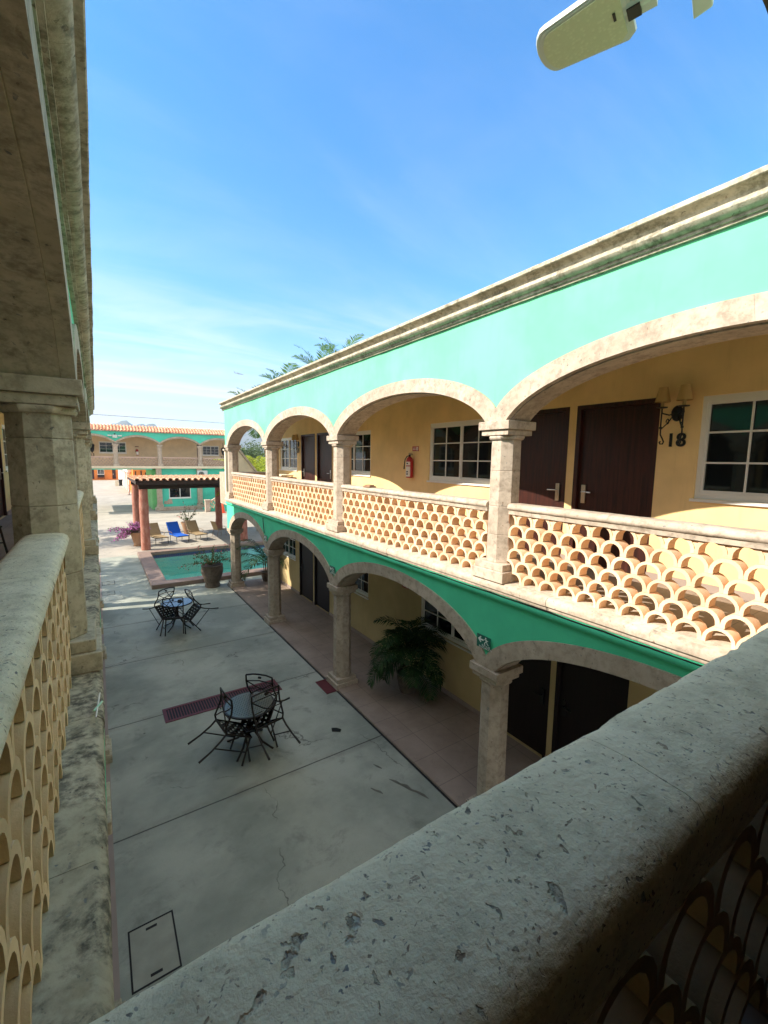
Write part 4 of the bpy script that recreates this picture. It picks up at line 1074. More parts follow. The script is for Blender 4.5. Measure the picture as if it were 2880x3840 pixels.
def leafy_tree(name, label, loc, H, Wd, seed, n=2600, m=None):
    t = thing(name, label, 'tree', loc); rng = random.Random(seed); s = MB()
    s.tube([(0, 0, 0), (.1, 0, H*.3), (.05, .1, H*.6)], [.22, .17, .10], 8)
    cl = []
    for k in range(12):
        a = rng.uniform(0, 6.28); r = Wd*.5*math.sqrt(rng.random()); z = H*rng.uniform(.42, .95)*(1-.25*r/Wd)
        cl.append((Vector((r*math.cos(a), r*math.sin(a), z)), Wd*rng.uniform(.14, .26))); s.tube([(.05, .1, H*.45), tuple(cl[-1][0]*.6+Vector((0, 0, H*.2))), tuple(cl[-1][0])], [.07, .05, .02], 5)
    s.build('trunk', M['bark'], t, 60); s = MB()
    for k in range(n):
        c, r = cl[k % len(cl)]; d = Vector((rng.gauss(0, 1), rng.gauss(0, 1), rng.gauss(0, .8))); d.normalize(); p = c+d*r*rng.random()**.4
        u = Vector((rng.gauss(0, 1), rng.gauss(0, 1), rng.gauss(0, 1))).normalized(); v = u.orthogonal().normalized(); z = .16*rng.uniform(.6, 1.5); q = len(s.v)
        s.v += [tuple(p-u*z), tuple(p+v*z*.5), tuple(p+u*z), tuple(p-v*z*.5)]; s.f.append((q, q+1, q+2, q+3))
    s.build('crown', m or M['tree_far'], t); return t
for i, (x, y, h, w) in enumerate(((17.2, 60, 6.4, 6), (20.5, 63, 7.2, 7), (14.6, 58, 5.9, 4.5))):
    leafy_tree('broadleaf_tree', ['round grey-green tree seen beyond the end arch, middle one', 'taller grey-green tree behind the others beyond the end arch', 'small tree at the left of those beyond the end arch'][i], (x, y, 0), h, w, 80+i)
# ------------------------------------------------------------------ things fixed to the walls
XW = 5.77
def text(name, body, size, m, parent, loc, rot, ext=.004, off=0.0, align='CENTER'):
    c = bpy.data.curves.new(name, 'FONT'); c.body = body; c.size = size; c.extrude = ext; c.offset = off; c.align_x = align; c.align_y = 'CENTER'
    c.resolution_u = 4
    tmp = bpy.data.objects.new('tmp', c); COL.objects.link(tmp); bpy.context.view_layer.update()
    me = bpy.data.meshes.new_from_object(tmp.evaluated_get(bpy.context.evaluated_depsgraph_get())); bpy.data.objects.remove(tmp)
    me.materials.clear(); me.materials.append(m)
    o = link(name, me, parent); o.location = loc; o.rotation_euler = rot; return o
def sconce(y, z, label):
    t = thing('wall_sconce', label, 'wall lamp', (XW, y, z), (0, 0, 0), 'twin shaded iron sconces on the upper gallery wall')
    s = MB(); s.lathe([(0, 0), (.075, 0), (.07, .015), (.04, .025), (0, .028)], n=20); s.v = [(-c, a*.85, b*1.25) for a, b, c in s.v]; s.build('back_plate', M['iron'], t, 40)
    for sy in (-1, 1):
        s = MB(); ay = sy*.115
        s.tube([(-.02, sy*.02, .0), (-.06, sy*.06, -.02), (-.11, ay, .0), (-.125, ay, .03), (-.125, ay, .06)], .009, 6)
        s.tube([(-.125, ay, .05), (-.125, ay, -.12), (-.122, ay, -.19)], .009, 6); s.lathe([(0, -.02), (.016, -.01), (.016, .01), (0, .02)], (-.124, ay, -.17), 8)
        sp = [(-.122, ay, -.19), (-.115, ay-.0, -.25), (-.10, ay-sy*.02, -.30), (-.10, ay-sy*.035, -.335), (-.11, ay-sy*.03, -.36), (-.125, ay-sy*.01, -.36), (-.128, ay, -.34), (-.12, ay-sy*.012, -.33)]
        s.tube(sp, .009, 6)
        cv = [(-.05+.028*math.cos(a)*(1-a/9), sy*.075+.03*math.cos(a)*(1-a/9), -.10+.045*math.sin(a)*(1-a/9)) for a in [k*.6 for k in range(11)]]; s.tube(cv, .006, 5)
        s.tube([(-.03, sy*.03, -.03), (-.07, sy*.07, -.12), (-.12, ay, -.19)], .007, 5)
        s.lathe([(.012, .055), (.055, .062), (.06, .072), (.02, .075)], (-.125, ay, 0), 14)
        s.build('arm', M['iron'], t, 40)
        s = MB(); s.lathe([(.018, .073), (.018, .15)], (-.125, ay, 0), 12); s.build('candle', M['shade'], t, 40)
        s = MB(); s.lathe([(.082, .13), (.045, .30)], (-.125, ay, 0), 18); s.f = s.f[:-2]; s.build('lamp_shade', M['shade'], t, 40)
    return t
sconce(2.44, 5.40, 'twin shaded iron sconce above the number 18')
sconce(13.98, 5.32, 'twin shaded iron sconce above the number 21')
RW = (R(90), 0, R(-90))
def number(txt, y, z, label, x=XW-.012, sz=.22, rot=RW, m='iron'):
    o = text('room_number', txt, sz, M[m], None, (x, y, z), rot, .006, .004); tag(o, label, 'room number'); return o
number('18', 2.425, 5.08, 'black iron room number 18 on the yellow wall under its sconce')
number('21', 13.99, 5.09, 'black iron room number 21 beside the farther pair of doors')
t = thing('fire_extinguisher', 'red fire extinguisher with white labels hanging on the upper gallery wall', 'fire extinguisher', (XW-.09, 7.57, 4.43))
s = MB(); s.lathe([(.06, 0), (.075, .012), (.078, .05), (.078, .36), (.065, .42), (.03, .455), (.022, .46)], n=20); s.build('cylinder', M['red'], t, 40)
s = MB(); s.lathe([(.02, .455), (.02, .49), (.012, .50)], n=10); s.box(-.012, .012, -.09, .03, .495, .51); s.box(-.012, .012, -.08, .03, .525, .537); s.lathe([(.014, -.006), (.014, .006)], (-.03, 0, .48), 8); s.build('valve', M['iron'], t, 40)
s = MB(); s.tube([(0, .02, .475), (-.01, .08, .47), (-.02, .14, .40), (-.02, .165, .28), (-.02, .17, .19)], [.011, .011, .011, .011, .016], 8); s.build('hose', M['cable'], t, 40)
s = MB()
for z0, z1 in ((.27, .35), (.03, .25)):
    for k in range(6):
        a0, a1 = [math.pi+.2+(-.9+1.8*(k+e)/6) for e in (0, 1)]; s.quad(*[(.0787*math.cos(a), .0787*math.sin(a), z) for a, z in ((a0, z0), (a1, z0), (a1, z1), (a0, z1))])
o = s.build('label_sheet', M['paper'], t)
s = MB()
for z0, z1 in ((.30, .325), (.12, .15), (.07, .10)):
    for k in range(3):
        a0, a1 = [math.pi+.2+(-.3+.6*(k+e)/3) for e in (0, 1)]; s.quad(*[(.0792*math.cos(a), .0792*math.sin(a), z) for a, z in ((a0, z0), (a1, z0), (a1, z1), (a0, z1))])
s.build('printed_marks', M['cable'], o)
def ext_sign(y, z, label):
    t = thing('extinguisher_sign', label, 'sign', (XW, y, z)); s = MB(); s.box(-.008, -.001, -.11, .11, -.05, .05); s.build('plate', M['red'], t)
    s = MB(); s.box(-.0095, -.0085, -.095, -.03, -.035, .035); o = s.build('pictogram', M['paper'], t)
    s = MB(); s.box(-.0105, -.0098, -.072, -.055, -.028, .016); s.box(-.0105, -.0098, -.07, -.057, .0165, .024); s.build('symbol', M['red'], o)
    s = MB(); s.box(-.0095, -.0085, -.01, .09, .008, .022); s.box(-.0095, -.0085, -.01, .09, -.022, -.008); s.build('bars', M['paper'], t)
ext_sign(7.48, 5.06, 'small red fire extinguisher sign above the extinguisher')
ext_sign(7.75, 1.95, 'small red sign on the shaded wall above the large potted palm')

def evac_sign(y, z, label):
    t = thing('evacuation_sign', label, 'sign', (3.978, y, z), (0, 0, 0), 'green evacuation route signs on the lower arcade')
    s = MB(); s.box(-.006, 0, -.115, .115, -.085, .085); s.build('plate', M['sign_green'], t, None, .002)
    s = MB()                                           # arrow pointing along +y (left as seen)
    f = lambda a, c, tt: (tt, a, c)
    s.prism([(.095, .025), (.05, .068), (.038, .056), (.058, .035), (.0, .035), (.0, .015), (.058, .015), (.038, -.006), (.05, -.018)], f, -.0075, -.0065)
    s.build('arrow', M['sign_white'], t)
    s = MB(); s.lathe([(0, -.0005), (.010, -.0005), (.010, .0005), (0, .0005)], n=12); s.v = [(-.007+c, -.035+a, .062+b) for a, b, c in s.v]
    for q in ([(-.03, .048), (-.045, .050), (-.055, .010), (-.040, .006)], [(-.033, .045), (-.012, .030), (-.005, .038), (-.010, .044), (-.014, .038), (-.030, .050)], [(-.045, .048), (-.062, .035), (-.075, .042), (-.078, .036), (-.062, .026), (-.043, .040)],
              [(-.040, .010), (-.022, -.008), (-.030, -.028), (-.022, -.030), (-.010, -.008), (-.034, .016)], [(-.052, .012), (-.060, -.012), (-.085, -.018), (-.085, -.010), (-.066, -.005), (-.058, .014)]): s.prism(q, f, -.0075, -.0065)
    s.build('running_figure', M['sign_white'], t)
    a = text('lettering', 'RUTA DE', .034, M['sign_white'], t, (-.0075, -.045, -.043), RW, .0005); b2 = text('lettering', 'EVACUACION', .034, M['sign_white'], t, (-.0075, -.035, -.070), RW, .0005)
evac_sign(3.66, 2.53, 'green RUTA DE EVACUACION arrow sign on the nearest lower spandrel')
evac_sign(7.90, 2.52, 'green evacuation arrow sign on the second spandrel')
evac_sign(12.16, 2.52, 'green evacuation arrow sign on the farthest spandrel, below the conduit')
rng = random.Random(17)
s = MB(); pts = []
for i in range(90):
    y = -1.5+18.0*i/89; pts.append((3.962-.0, y, 3.214-.010*abs(math.sin(y*1.05))-.012*rng.random()))
s.tube(pts, .009, 5); tag(s.build('cable', M['cable'], None, 50), 'black cable sagging along the underside of the upper gallery ledge', 'cable')
s = MB(); s.tube([(3.955, 12.30, 3.10), (3.955, 12.28, 2.95), (3.965, 12.24, 2.65)], .012, 6); tag(s.build('conduit', M['cable'], None, 40), 'short vertical conduit running down to the farthest evacuation sign', 'conduit')

# LED street lamp fixed over the near gallery
HL = 6.72
t = thing('led_street_lamp', 'grey LED street lamp head on an arm against the blue sky', 'street lamp', (1.935, 1.345, HL)); ax = Vector((-.11, .335, 0)).normalized(); ay = Vector((ax.y, -ax.x, 0))
def lp(u, v, z): p = ax*u+ay*v; return (p.x, p.y, z)
def outline(k, n=9):
    pts = []; hw0, hw1, L0, L1 = .158*k, .124*k, -.19, .195
    L0, L1 = L0*k, L1*k
    for i in range(n+1):
        a = -math.pi/2+math.pi*i/n; pts.append((L1-.06*k+.06*k*math.cos(a), hw1*math.sin(a) if abs(math.sin(a)) < 1 else hw1*math.sin(a)))
    pts += [(L0+.03, hw0), (L0, hw0-.03), (L0, -hw0+.03), (L0+.03, -hw0)]; return pts
s = MB(); base = 0; layers = [(1.0, 0.0), (1.02, .012), (1.0, .022), (.85, .040), (.55, .055)]; O = [[lp(u, v, z) for u, v in outline(k)] for k, z in layers]; n = len(O[0])
for l in O: s.v += l
for i in range(len(O)-1):
    for k in range(n): s.f.append((i*n+k, i*n+(k+1) % n, (i+1)*n+(k+1) % n, (i+1)*n+k))
s.f.append(tuple(range(n))); s.f.append(tuple((len(O)-1)*n+k for k in range(n)))
s.build('housing', M['lamp_grey'], t, 35)
s = MB(); s.sweep(outline(.93), lambda a, c, tt: lp(a, c, tt), -.004, -.0005, 1); s.build('gasket', M['lamp_grey'], t)
s = MB(); s.sweep(outline(.85), lambda a, c, tt: lp(a, c, tt), -.010, -.0045, 1); s.build('lens', M['lens'], t)
s = MB(); s.sweep([(-.125, -.03), (-.135, -.03), (-.135, .01), (-.125, .01)], lambda a, c, tt: lp(a, c, tt), -.014, -.0105, 1); s.build('sensor', M['iron'], t)
s = MB(); s.tube([lp(-.16, 0, .035), lp(-.26, 0, .04)], .045, 12); s.obox(lp(-.24, 0, .03), ax*.04, ay*.06, (0, 0, .03)); s.build('neck', M['lamp_grey'], t, 40)
s = MB(); s.obox(lp(-.20, .02, .01), ax*.025, ay*.03, (0, 0, .022)); s.build('clamp', M['iron'], t)
s = MB(); s.tube([lp(-.25, 0, .04), lp(-.55, .02, .03), (.42, -1.05, -.12), (.46, -1.32, -.30)], .03, 10); s.build('arm', M['lamp_grey'], t, 40)
s = MB(); s.obox(lp(-.43, .15, .02), ax*.035+ay*.01, ay*.06, (0, 0, .025)); s.tube([lp(-.43, .09, .03), lp(-.43, 0, .036)], .014, 6); s.build('junction_box', M['lamp_grey'], t, None, .008)
s = MB(); s.box(.30, .56, -1.345, -1.325, -.55, -.16); s.build('wall_bracket', M['lamp_grey'], t)

# left ledge bits
s = MB(); s.tube([(-.085, 2.78, 3.385), (-.045, 2.86, 3.39)], .006, 8); tag(s.build('straw', M['straw'], None, 40), 'pale green plastic tube lying on the edge of the left ledge', 'tube')
s = MB(); s.tube([(-.075, 2.70, 3.387), (-.055, 2.98, 3.388)], .004, 8); tag(s.build('straw', M['paper'], None, 40), 'thin whitish tube lying beside the green one on the left ledge', 'tube')

# dark chair in the left corridor, small iron table in the right one
t = dup(ch0, 'dark metal chair standing in the shaded left corridor', (-1.25, 8.3, ZF+.002), (0, 0, R(-60)))
if 'group' in t: del t['group']
t = thing('iron_bench', 'small wrought iron table with a pale top by the window of room 21', 'table', (5.45, 14.75, ZF))
s = MB(); s.box(-.22, .22, -.55, .55, .86, .90); s.build('tabletop', M['cream'], t, None, .005)
for y in (-.5, .5):
    s = MB(); s.tube([(-.18, y, 0), (-.18, y, .86)], .018, 6); s.build('leg', M['iron'], t, 40); s = MB(); s.tube([(.18, y, 0), (.18, y, .86)], .018, 6); s.build('leg', M['iron'], t, 40)
s = MB(); s.tube([(-.18, -.5, .86), (-.18, -.2, .66), (-.18, .1, .86)], .014, 6); s.tube([(-.18, .5, .60), (-.18, -.5, .60)], .012, 6); s.build('bracket', M['iron'], t, 40)

# ------------------------------------------------------------------ far building's fittings
def lantern(x, z, label):
    t = thing('wall_lantern', label, 'lantern', (x, YF+1.6, z), (0, 0, 0), 'black lanterns in the far gallery'); s = MB()
    s.lathe([(.02, .36), (.14, .28), (.22, .18), (.20, .15)], n=6); s.lathe([(.13, -.34), (.05, -.44), (.03, -.5)], n=6); s.tube([(0, 0, .36), (0, .1, .75)], .02, 6); s.build('cap', M['iron'], t)
    s = MB(); s.lathe([(.20, .149), (.14, -.339)], n=6); s.build('glass', M['glass'], t)
lantern(-.22, 5.62, 'black lantern at the left end of the far gallery'); lantern(10.75, 5.55, 'black lantern at the right end of the far gallery')
RF = (R(90), 0, 0)
number('13', YF+1.98, 4.95, 'small dark room number under the left lantern of the far gallery', -.22, .34, RF)
number('23', YF+1.98, 4.88, 'small dark room number under the right lantern of the far gallery', 10.75, .34, RF)
t = thing('fire_extinguisher', 'white-labelled red extinguisher on the far beige gallery wall', 'fire extinguisher', (3.22, YF+1.88, 4.96)); s = MB(); s.lathe([(.09, 0), (.11, .03), (.11, .42), (.05, .52), (.03, .58)], n=14); s.build('cylinder', M['red'], t, 40)
s = MB(); s.lathe([(.113, .05), (.113, .34)], n=14); s.f = s.f[:-2]; s.build('label_sheet', M['paper'], t, 40)
s = MB(); s.tube([(0, 0, .56), (-.12, -.02, .5), (-.13, -.02, .3)], .018, 6); s.build('hose', M['cable'], t, 40)
s = MB(); s.box(3.06, 3.36, YF+1.97, YF+1.998, 5.72, 5.78); tag(s.build('extinguisher_sign', M['rust'], None, None, .004), 'small dark sign above the far extinguisher', 'sign')
t = thing('air_conditioner', 'white air conditioner outdoor unit on the far turquoise wall above the pergola roof', 'air conditioner', (8.4, YF, 2.95)); s = MB(); s.box(-.46, .46, -.08, .29, 0, .66); s.build('casing', M['ac_white'], t, None, .02)
s = MB(); s.lathe([(0, 0), (.25, 0), (.25, .012), (0, .013)], n=24); s.v = [(a-.10, -.081-c, b+.32) for a, b, c in s.v]; o = s.build('fan_grille', M['glass'], t, 30)
s = MB()
for r in (.08, .15, .22): s.tube([(-.10+r*math.cos(a), -.10, .32+r*math.sin(a)) for a in [k*.3142 for k in range(21)]], .008, 5, False)
s.build('guard_rings', M['ac_white'], o)
s = MB(); s.box(-.40, -.36, -.05, .29, -.12, -.001); s.box(.36, .40, -.05, .29, -.12, -.001); s.build('bracket', M['iron'], t)
t = thing('floodlight', 'pale floodlight with side panels on the far facade above the first column', 'floodlight', (1.47, YF, 6.55)); s = MB(); s.box(-.18, .18, -.22, -.04, -.14, .12); s.build('housing', M['lamp_grey'], t, None, .03)
for sx in (-1, 1): s = MB(); s.box(min(sx*.22, sx*.52), max(sx*.22, sx*.52), -.16, -.06, .0, .10); s.build('panel', M['ac_white'], t)
s = MB(); s.box(-.04, .04, -.10, -.041, .121, .24); s.build('bracket', M['iron'], t)
t = thing('traffic_cone', 'orange-red cone standing by the far stair behind the gallery corner', 'cone', (9.15, 39.6, 0)); s = MB(); s.lathe([(.20, .03), (.05, .95), (.03, .98)], n=16); s.build('body', M['orange_plastic'], t, 40); s = MB(); s.box(-.26, .26, -.26, .26, 0, .03); s.build('base', M['orange_plastic'], t, None, .008)

# ------------------------------------------------------------------ beyond the driveway
ob = thing('orange_building', 'orange single storey building with doors at the far end of the driveway', 'building', (2, 108, 0))
def oq(mb, name, m, par=None, sm=None):
    o = mb.build(name, m, par or ob, sm)
    if par is None: o.location = (-2, -108, 0)
    return o
s = MB(); g3 = lambda u, y, z: (y, 108+u, z); oh = [(-1.05, -.42, .15, 2.5), (.15, 1.35, 1.10, 2.15), (2.75, 3.4, .15, 2.5)]
holed_wall(s, 0, -6, 8, 0, 3.4, oh, g3, .15); s.box(-6, 8, 108.16, 114, 0, 3.38); oq(s, 'wall', M['orange'])
s = MB(); s.box(-6, 8, 107.4, 114, 3.4, 3.6); oq(s, 'roof', M['cream'])
for d in (oh[0], oh[2]): o = door(ob, 0, *d, g3); o.location = (-2, -108, 0)
o = window(ob, 0, *oh[1], g3); o.location = (-2, -108, 0)
s = MB(); s.box(-6, 8, 106.9, 107.999, 0, .15); oq(s, 'porch_step', M['orange'])
t = thing('bench', 'dark bench with a rounded back against the orange wall', 'bench', (.75, 107.6, .15)); s = MB(); s.box(-.6, .6, -.25, .2, .36, .42); s.build('seat', M['bronze'], t)
s = MB(); s.prism([(-.6, .45), (.6, .45), (.6, .78), (.5, .9), (-.5, .9), (-.6, .78)], lambda a, c, tt: (a, tt, c), .2, .25); s.build('backrest', M['bronze'], t)
for x in (-.55, .5): s = MB(); s.box(x, x+.05, -.25, .2, 0, .359); s.build('leg', M['bronze'], t)
sb = thing('orange_building', 'orange building with an arched opening on the right of the driveway', 'building', (7, 67, 0))
s = MB(); s.box(4.05, 12, 67, 78, 0, 3.7); o = s.build('wall', M['orange'], sb); o.location = (-7, -67, 0)
s = MB(); s.box(3.75, 4.6, 66.2, 66.95, 0, .7); o = s.build('plinth', M['orange'], sb); o.location = (-7, -67, 0)
s = MB(); s.box(3.9, 12, 66.7, 78, 3.701, 3.9); o = s.build('roof', M['cream'], sb); o.location = (-7, -67, 0)
s = MB()
arch = [(4.75+.55*math.cos(a), 2.75+.55*math.sin(a)) for a in [math.pi*k/12 for k in range(13)]]
s.prism([(5.3, 1.6)]+arch+[(4.2, 1.6)], lambda a, c, tt: (a, tt, c), 66.96, 66.998); o = s.build('arched_opening', M['orange'], sb); o.location = (-7, -67, 0)
s2 = MB(); s2.box(4.3, 4.42, 66.93, 66.955, 1.6, 2.9); s2.box(4.95, 5.1, 66.93, 66.955, 1.9, 3.0); o = s2.build('ironwork', M['iron'], sb); o.location = (-7, -67, 0)
s = MB(); s.box(5.5, 5.62, 66.9, 66.95, 2.3, 2.75); s.build('lamp', M['iron'], sb).location = (-7, -67, 0)
fe = thing('colonnade', 'row of slim white columns with a white wall along the driveway', 'colonnade', (3.9, 85, 0))
for k in range(9):
    y = 70+k*3.9; s = MB(); s.lathe([(.13, .0), (.12, 1.6), (.10, 2.55)], (0, 0, 0), 10); o = s.build('column', M['white_plaster'], fe, 40); o.location = (-.20, y-85, 0)
    s = MB(); s.box(-.2, .2, -.2, .2, 2.551, 2.7); q = s.build('capital', M['white_plaster'], o)
s = MB(); s.box(-.35, .1, -15.3, 20, 2.71, 3.1); s.build('beam', M['white_plaster'], fe)
s = MB(); s.box(1.2, 1.3, -6, 22, 0, 2.9); s.build('wall', M['white_plaster'], fe)
t = thing('trash_bin', 'dark wheeled trash bin standing in the driveway before the white columns', 'bin', (3.25, 84, 0)); s = MB(); s.lathe([(.28, .06), (.38, .95), (.38, 1.0)], n=4, phase=.5); s.build('body', M['bronze'], t)
s = MB(); s.box(-.32, .32, -.34, .32, 1.001, 1.07); s.build('lid', M['bronze'], t, None, .02)
for x in (-.22, .22): s = MB(); s.tube([(x-.03, .2, .1), (x+.03, .2, .1)], .1, 12); s.build('wheel', M['cable'], t, 40)
t = thing('sandwich_board', 'small pale folding board beside the dark trash bin', 'sign board', (2.72, 84, 0)); s = MB(); s.obox((0, -.14, .45), (.24, 0, 0), (0, .012, 0), (0, .12, .44)); s.build('front_panel', M['cream'], t); s = MB(); s.obox((0, .14, .45), (.24, 0, 0), (0, .012, 0), (0, -.12, .44)); s.build('rear_panel', M['cream'], t)
s = MB(); s.tube([(3.35, 64, .0), (3.35, 64, 1.3)], .04, 8); s.lathe([(.2, 0), (.2, .03)], (3.35, 64, 0), 12); tag(s.build('bollard', M['rust'], None, 40), 'slim reddish post standing alone in the driveway', 'post')
s = MB(); s.tube([(-30, 58, 9.9), (-5, 60, 9.62), (15, 60.5, 9.42), (60, 62, 9.7)], .022, 5); tag(s.build('overhead_wire', M['cable'], None, 40), 'single dark wire crossing the sky above the tiled roof', 'wire')
# stair parapet beyond the end of the wing
t = thing('exterior_stair', 'cream outside stair wall sloping down beyond the end of the wing', 'stairs', (5.2, 19, 0))
s = MB(); s.prism([(4.55, 3.0), (4.55, 5.12), (5.10, 5.12), (6.10, 3.85), (6.10, 3.0)], lambda a, c, tt: (a, tt, c), 18.95, 19.13); o = s.build('parapet', M['cream'], t); o.location = (-5.2, -19, 0)
s = MB(); s.prism([(4.5, 5.121), (5.11, 5.121), (6.16, 3.79), (6.16, 3.90), (5.15, 5.19), (4.5, 5.19)], lambda a, c, tt: (a, tt, c), 18.90, 19.18); o = s.build('parapet_coping', M['stone'], t); o.location = (-5.2, -19, 0)
s = MB()
for k in range(8): s.box(4.6+k*.2, 4.6+(k+1)*.2, 19.135, 20.3, 2.8, 4.2-k*.17)
o = s.build('steps', M['stone_grey'], t); o.location = (-5.2, -19, 0)
# aircraft
t = thing('airplane', 'tiny airliner climbing across the pale sky', 'airplane', (411, 1500, 284), (0, R(8), R(-12))); s = MB(); s.tube([(-16, 0, 0), (-14, 0, .3), (-6, 0, 0), (10, 0, 0), (14, 0, 0), (16, 0, -.4)], [.4, 1.2, 1.8, 1.8, 1.2, .3], 12); s.build('fuselage', M['plane'], t, 50)
for sy in (-1, 1):
    s = MB(); s.prism([(3, 0), (-4, 0), (-6.5, sy*14), (-4, sy*14)], lambda a, c, tt: (a, c, tt+abs(c)*.08), -.5, -.1); s.build('wing', M['plane'], t)
    s = MB(); s.tube([(1.5, sy*5, -1.3), (-2, sy*5, -1.3)], .9, 10); s.build('engine', M['plane'], t, 50)
    s = MB(); s.prism([(-12, 0), (-15, 0), (-16, sy*5), (-14.4, sy*5)], lambda a, c, tt: (a, c, tt), .5, .8); s.build('tailplane', M['plane'], t)
s = MB(); s.prism([(-11, 1), (-15, 1), (-17, 6.5), (-15, 6.5)], lambda a, c, tt: (a, tt, c), -.2, .2); s.build('fin', M['plane'], t)
# mountains about two kilometres off
def ridge(pts, y, depth, seed, name='mountains'):
    rng = random.Random(seed); s = MB(); xs = [p[0] for p in pts]; n = 150; rows = 14; g = []
    from mathutils import noise as NZ
    for i in range(n+1):
        x = xs[0]+(xs[-1]-xs[0])*i/n; k = max(j for j in range(len(xs)-1) if xs[j] <= x+1e-6); f = (x-xs[k])/(xs[k+1]-xs[k]); f = f*f*(3-2*f)*.5+f*.5
        h = pts[k][1]+(pts[k+1][1]-pts[k][1])*f; h *= 1+.03*NZ.noise((x*.06, 0, seed))
        for j in range(rows+1):
            u = j/rows*2-1; w = 1-abs(u)**1.2; z = h*w*(1+.22*NZ.noise((x*.02, u*4, seed+3))*abs(u)) if j not in (0, rows) else -2
            s.v.append((x+8*NZ.noise((x*.03, u*5, seed+9))*abs(u), y+u*depth, z))
    for i in range(n):
        for j in range(rows): a = i*(rows+1)+j; s.f.append((a, a+1, a+rows+2, a+rows+1))
    tag(s.build(name, M['mountain'], None, 70), kind='structure')
ridge([(-420, 40), (-200, 60), (20, 100), (60, 131), (108, 148), (122, 137), (136, 128), (148, 134), (165, 138), (176, 133), (190, 141), (204, 139), (228, 116), (250, 112), (280, 100), (340, 88), (420, 60)], 2000, 380, 3)
ridge([(200, 20), (255, 122), (300, 118), (350, 104), (400, 112), (440, 121), (480, 110), (560, 125), (700, 190), (900, 240), (1200, 180), (1500, 60)], 2300, 420, 8)

# ------------------------------------------------------------------ camera, sun, sky, air
ex, ey, ez = CAMB
cam = bpy.data.cameras.new('camera'); co = link('camera', cam)
right = Vector((ex[0], ey[0], ez[0])); down = Vector((ex[1], ey[1], ez[1])); fwd = Vector((ex[2], ey[2], ez[2]))
Mx = Matrix((right, -down, -fwd)).transposed().to_4x4(); Mx.translation = (0, 0, 4.8); co.matrix_world = Mx
cam.sensor_fit = 'VERTICAL'; cam.sensor_height = 24.0; cam.lens = 24.0*1621.2464/3840; cam.clip_start = .02; cam.clip_end = 9000
S.camera = co
sun = bpy.data.lights.new('sun', 'SUN'); sun.energy = SUN_E; sun.angle = R(.53); sun.color = (1.0, .91, .77)
so = link('sun', sun); so.rotation_euler = SUN.to_track_quat('Z', 'Y').to_euler(); so.location = (-20, 5, 30)
w = bpy.data.worlds.new('World'); S.world = w; w.use_nodes = True; N, L = w.node_tree.nodes, w.node_tree.links
bg = N['Background']; sky = N.new('ShaderNodeTexSky'); sky.sky_type = 'NISHITA'; sky.sun_disc = False
sky.sun_elevation = math.asin(SUN.z); sky.sun_rotation = math.atan2(SUN.x, SUN.y); sky.altitude = 0; sky.air_density = SKY_AIR; sky.dust_density = SKY_DUST; sky.ozone_density = SKY_OZ
# thin cirrus: a planar noise far overhead, mixed into the sky radiance
tc = N.new('ShaderNodeTexCoord'); sx = N.new('ShaderNodeSeparateXYZ'); L.new(tc.outputs['Generated'], sx.inputs[0])
def wm(op, a, b=None):
    n = N.new('ShaderNodeMath'); n.operation = op
    for i, v in enumerate((a, b)):
        if v is None: continue
        if isinstance(v, (int, float)): n.inputs[i].default_value = v
        else: L.new(v, n.inputs[i])
    return n.outputs[0]
den = wm('ADD', wm('MAXIMUM', sx.outputs[2], 0.0), .07)
cx = N.new('ShaderNodeCombineXYZ'); L.new(wm('DIVIDE', sx.outputs[0], den), cx.inputs[0]); L.new(wm('DIVIDE', sx.outputs[1], den), cx.inputs[1])
mp = N.new('ShaderNodeMapping'); mp.inputs['Scale'].default_value = (.55, 1.6, 1); mp.inputs['Rotation'].default_value = (0, 0, R(28)); L.new(cx.outputs[0], mp.inputs[0])
nz = N.new('ShaderNodeTexNoise'); nz.inputs['Scale'].default_value = .9; nz.inputs['Detail'].default_value = 8; nz.inputs['Roughness'].default_value = .62; nz.inputs['Distortion'].default_value = .6; L.new(mp.outputs[0], nz.inputs['Vector'])
mr = N.new('ShaderNodeMapRange'); mr.interpolation_type = 'SMOOTHSTEP'; mr.inputs['From Min'].default_value = .40; mr.inputs['From Max'].default_value = .72; L.new(nz.outputs['Fac'], mr.inputs['Value'])
low = N.new('ShaderNodeMapRange'); low.interpolation_type = 'SMOOTHSTEP'; low.inputs['From Min'].default_value = .40; low.inputs['From Max'].default_value = .04; L.new(sx.outputs[2], low.inputs['Value'])
veil = N.new('ShaderNodeMapRange'); veil.interpolation_type = 'SMOOTHSTEP'; veil.inputs['From Min'].default_value = .30; veil.inputs['From Max'].default_value = .0; L.new(sx.outputs[2], veil.inputs['Value'])
fac = wm('ADD', wm('ADD', wm('MULTIPLY', wm('MULTIPLY', mr.outputs[0], low.outputs[0]), CIRRUS), wm('MULTIPLY', mr.outputs[0], CIRRUS*.10)), wm('MULTIPLY', veil.outputs[0], .55))
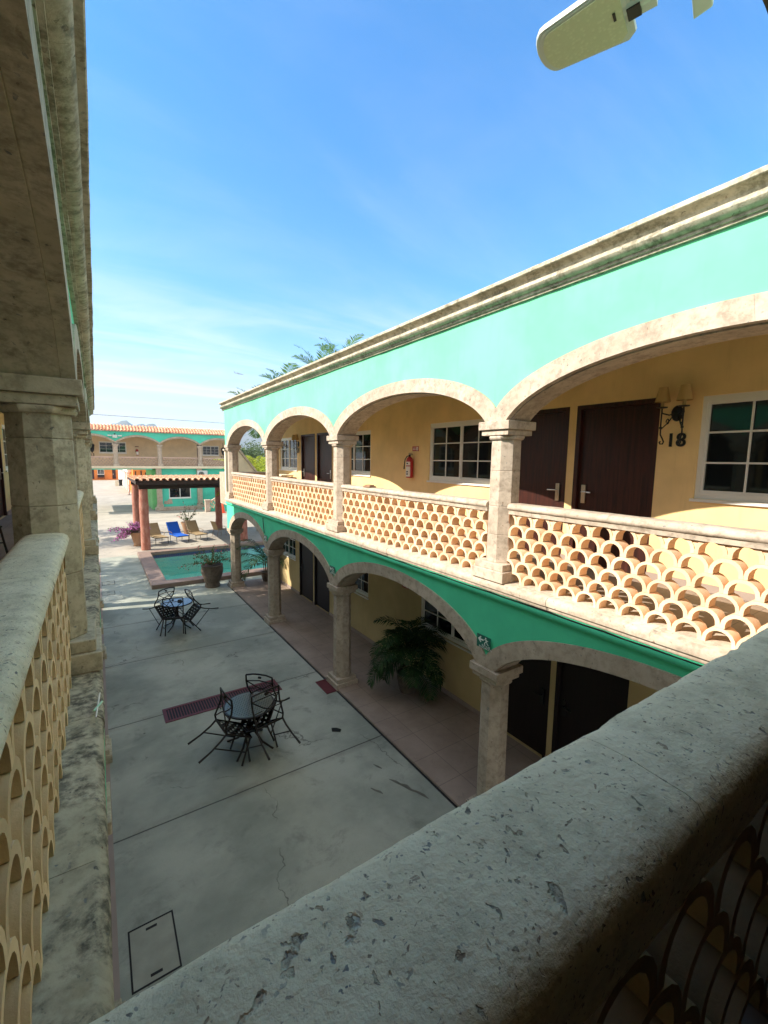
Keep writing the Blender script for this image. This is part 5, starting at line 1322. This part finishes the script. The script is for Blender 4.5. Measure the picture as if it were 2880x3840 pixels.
# white cloud added in the unseen sky: neutral fill light for the shaded court
dt = N.new('ShaderNodeVectorMath'); dt.operation = 'DOT_PRODUCT'; L.new(tc.outputs['Generated'], dt.inputs[0]); dt.inputs[1].default_value = (.549, .827, -.118)
ov = N.new('ShaderNodeMapRange'); ov.interpolation_type = 'SMOOTHSTEP'; ov.inputs['From Min'].default_value = .52; ov.inputs['From Max'].default_value = .12; L.new(dt.outputs['Value'], ov.inputs['Value'])
fac = wm('MINIMUM', wm('ADD', fac, wm('MULTIPLY', ov.outputs[0], wm('ADD', wm('MULTIPLY', mr.outputs[0], .35), FILL_CLOUD))), 1.0)
mixn = N.new('ShaderNodeMix'); mixn.data_type = 'RGBA'; L.new(fac, mixn.inputs[0])
hs = N.new('ShaderNodeHueSaturation'); hs.inputs['Saturation'].default_value = SKY_SAT; hs.inputs['Hue'].default_value = SKY_HUE; L.new(sky.outputs[0], hs.inputs['Color'])
L.new(hs.outputs[0], mixn.inputs[6]); mixn.inputs[7].default_value = CLOUD_COL
L.new(mixn.outputs[2], bg.inputs['Color']); bg.inputs['Strength'].default_value = SKY_S
if HAZE:
    s = MB(); s.box(-900, 1600, -40, 2800, -9, 310); hz = s.build('haze'); tag(hz, kind='stuff')
    hm = bpy.data.materials.new('haze'); hm.use_nodes = True; hn = hm.node_tree; hn.nodes.remove(hn.nodes['Principled BSDF'])
    pv = hn.nodes.new('ShaderNodeVolumePrincipled'); pv.inputs['Density'].default_value = HAZE; pv.inputs['Color'].default_value = (.62, .78, .95, 1); pv.inputs['Anisotropy'].default_value = .2
    hn.links.new(pv.outputs[0], hn.nodes['Material Output'].inputs['Volume']); hz.data.materials.append(hm)
S.view_settings.view_transform = 'Standard'; S.view_settings.look = 'None'; S.view_settings.gamma = 1; S.view_settings.exposure = EXPO
S.render.engine = 'CYCLES'; S.cycles.use_denoising = True; S.cycles.max_bounces = 10; S.cycles.diffuse_bounces = 5; S.cycles.glossy_bounces = 4; S.cycles.transparent_max_bounces = 12
S.cycles.caustics_reflective = False; S.cycles.caustics_refractive = False; S.cycles.sample_clamp_indirect = 8; S.cycles.volume_bounces = 0
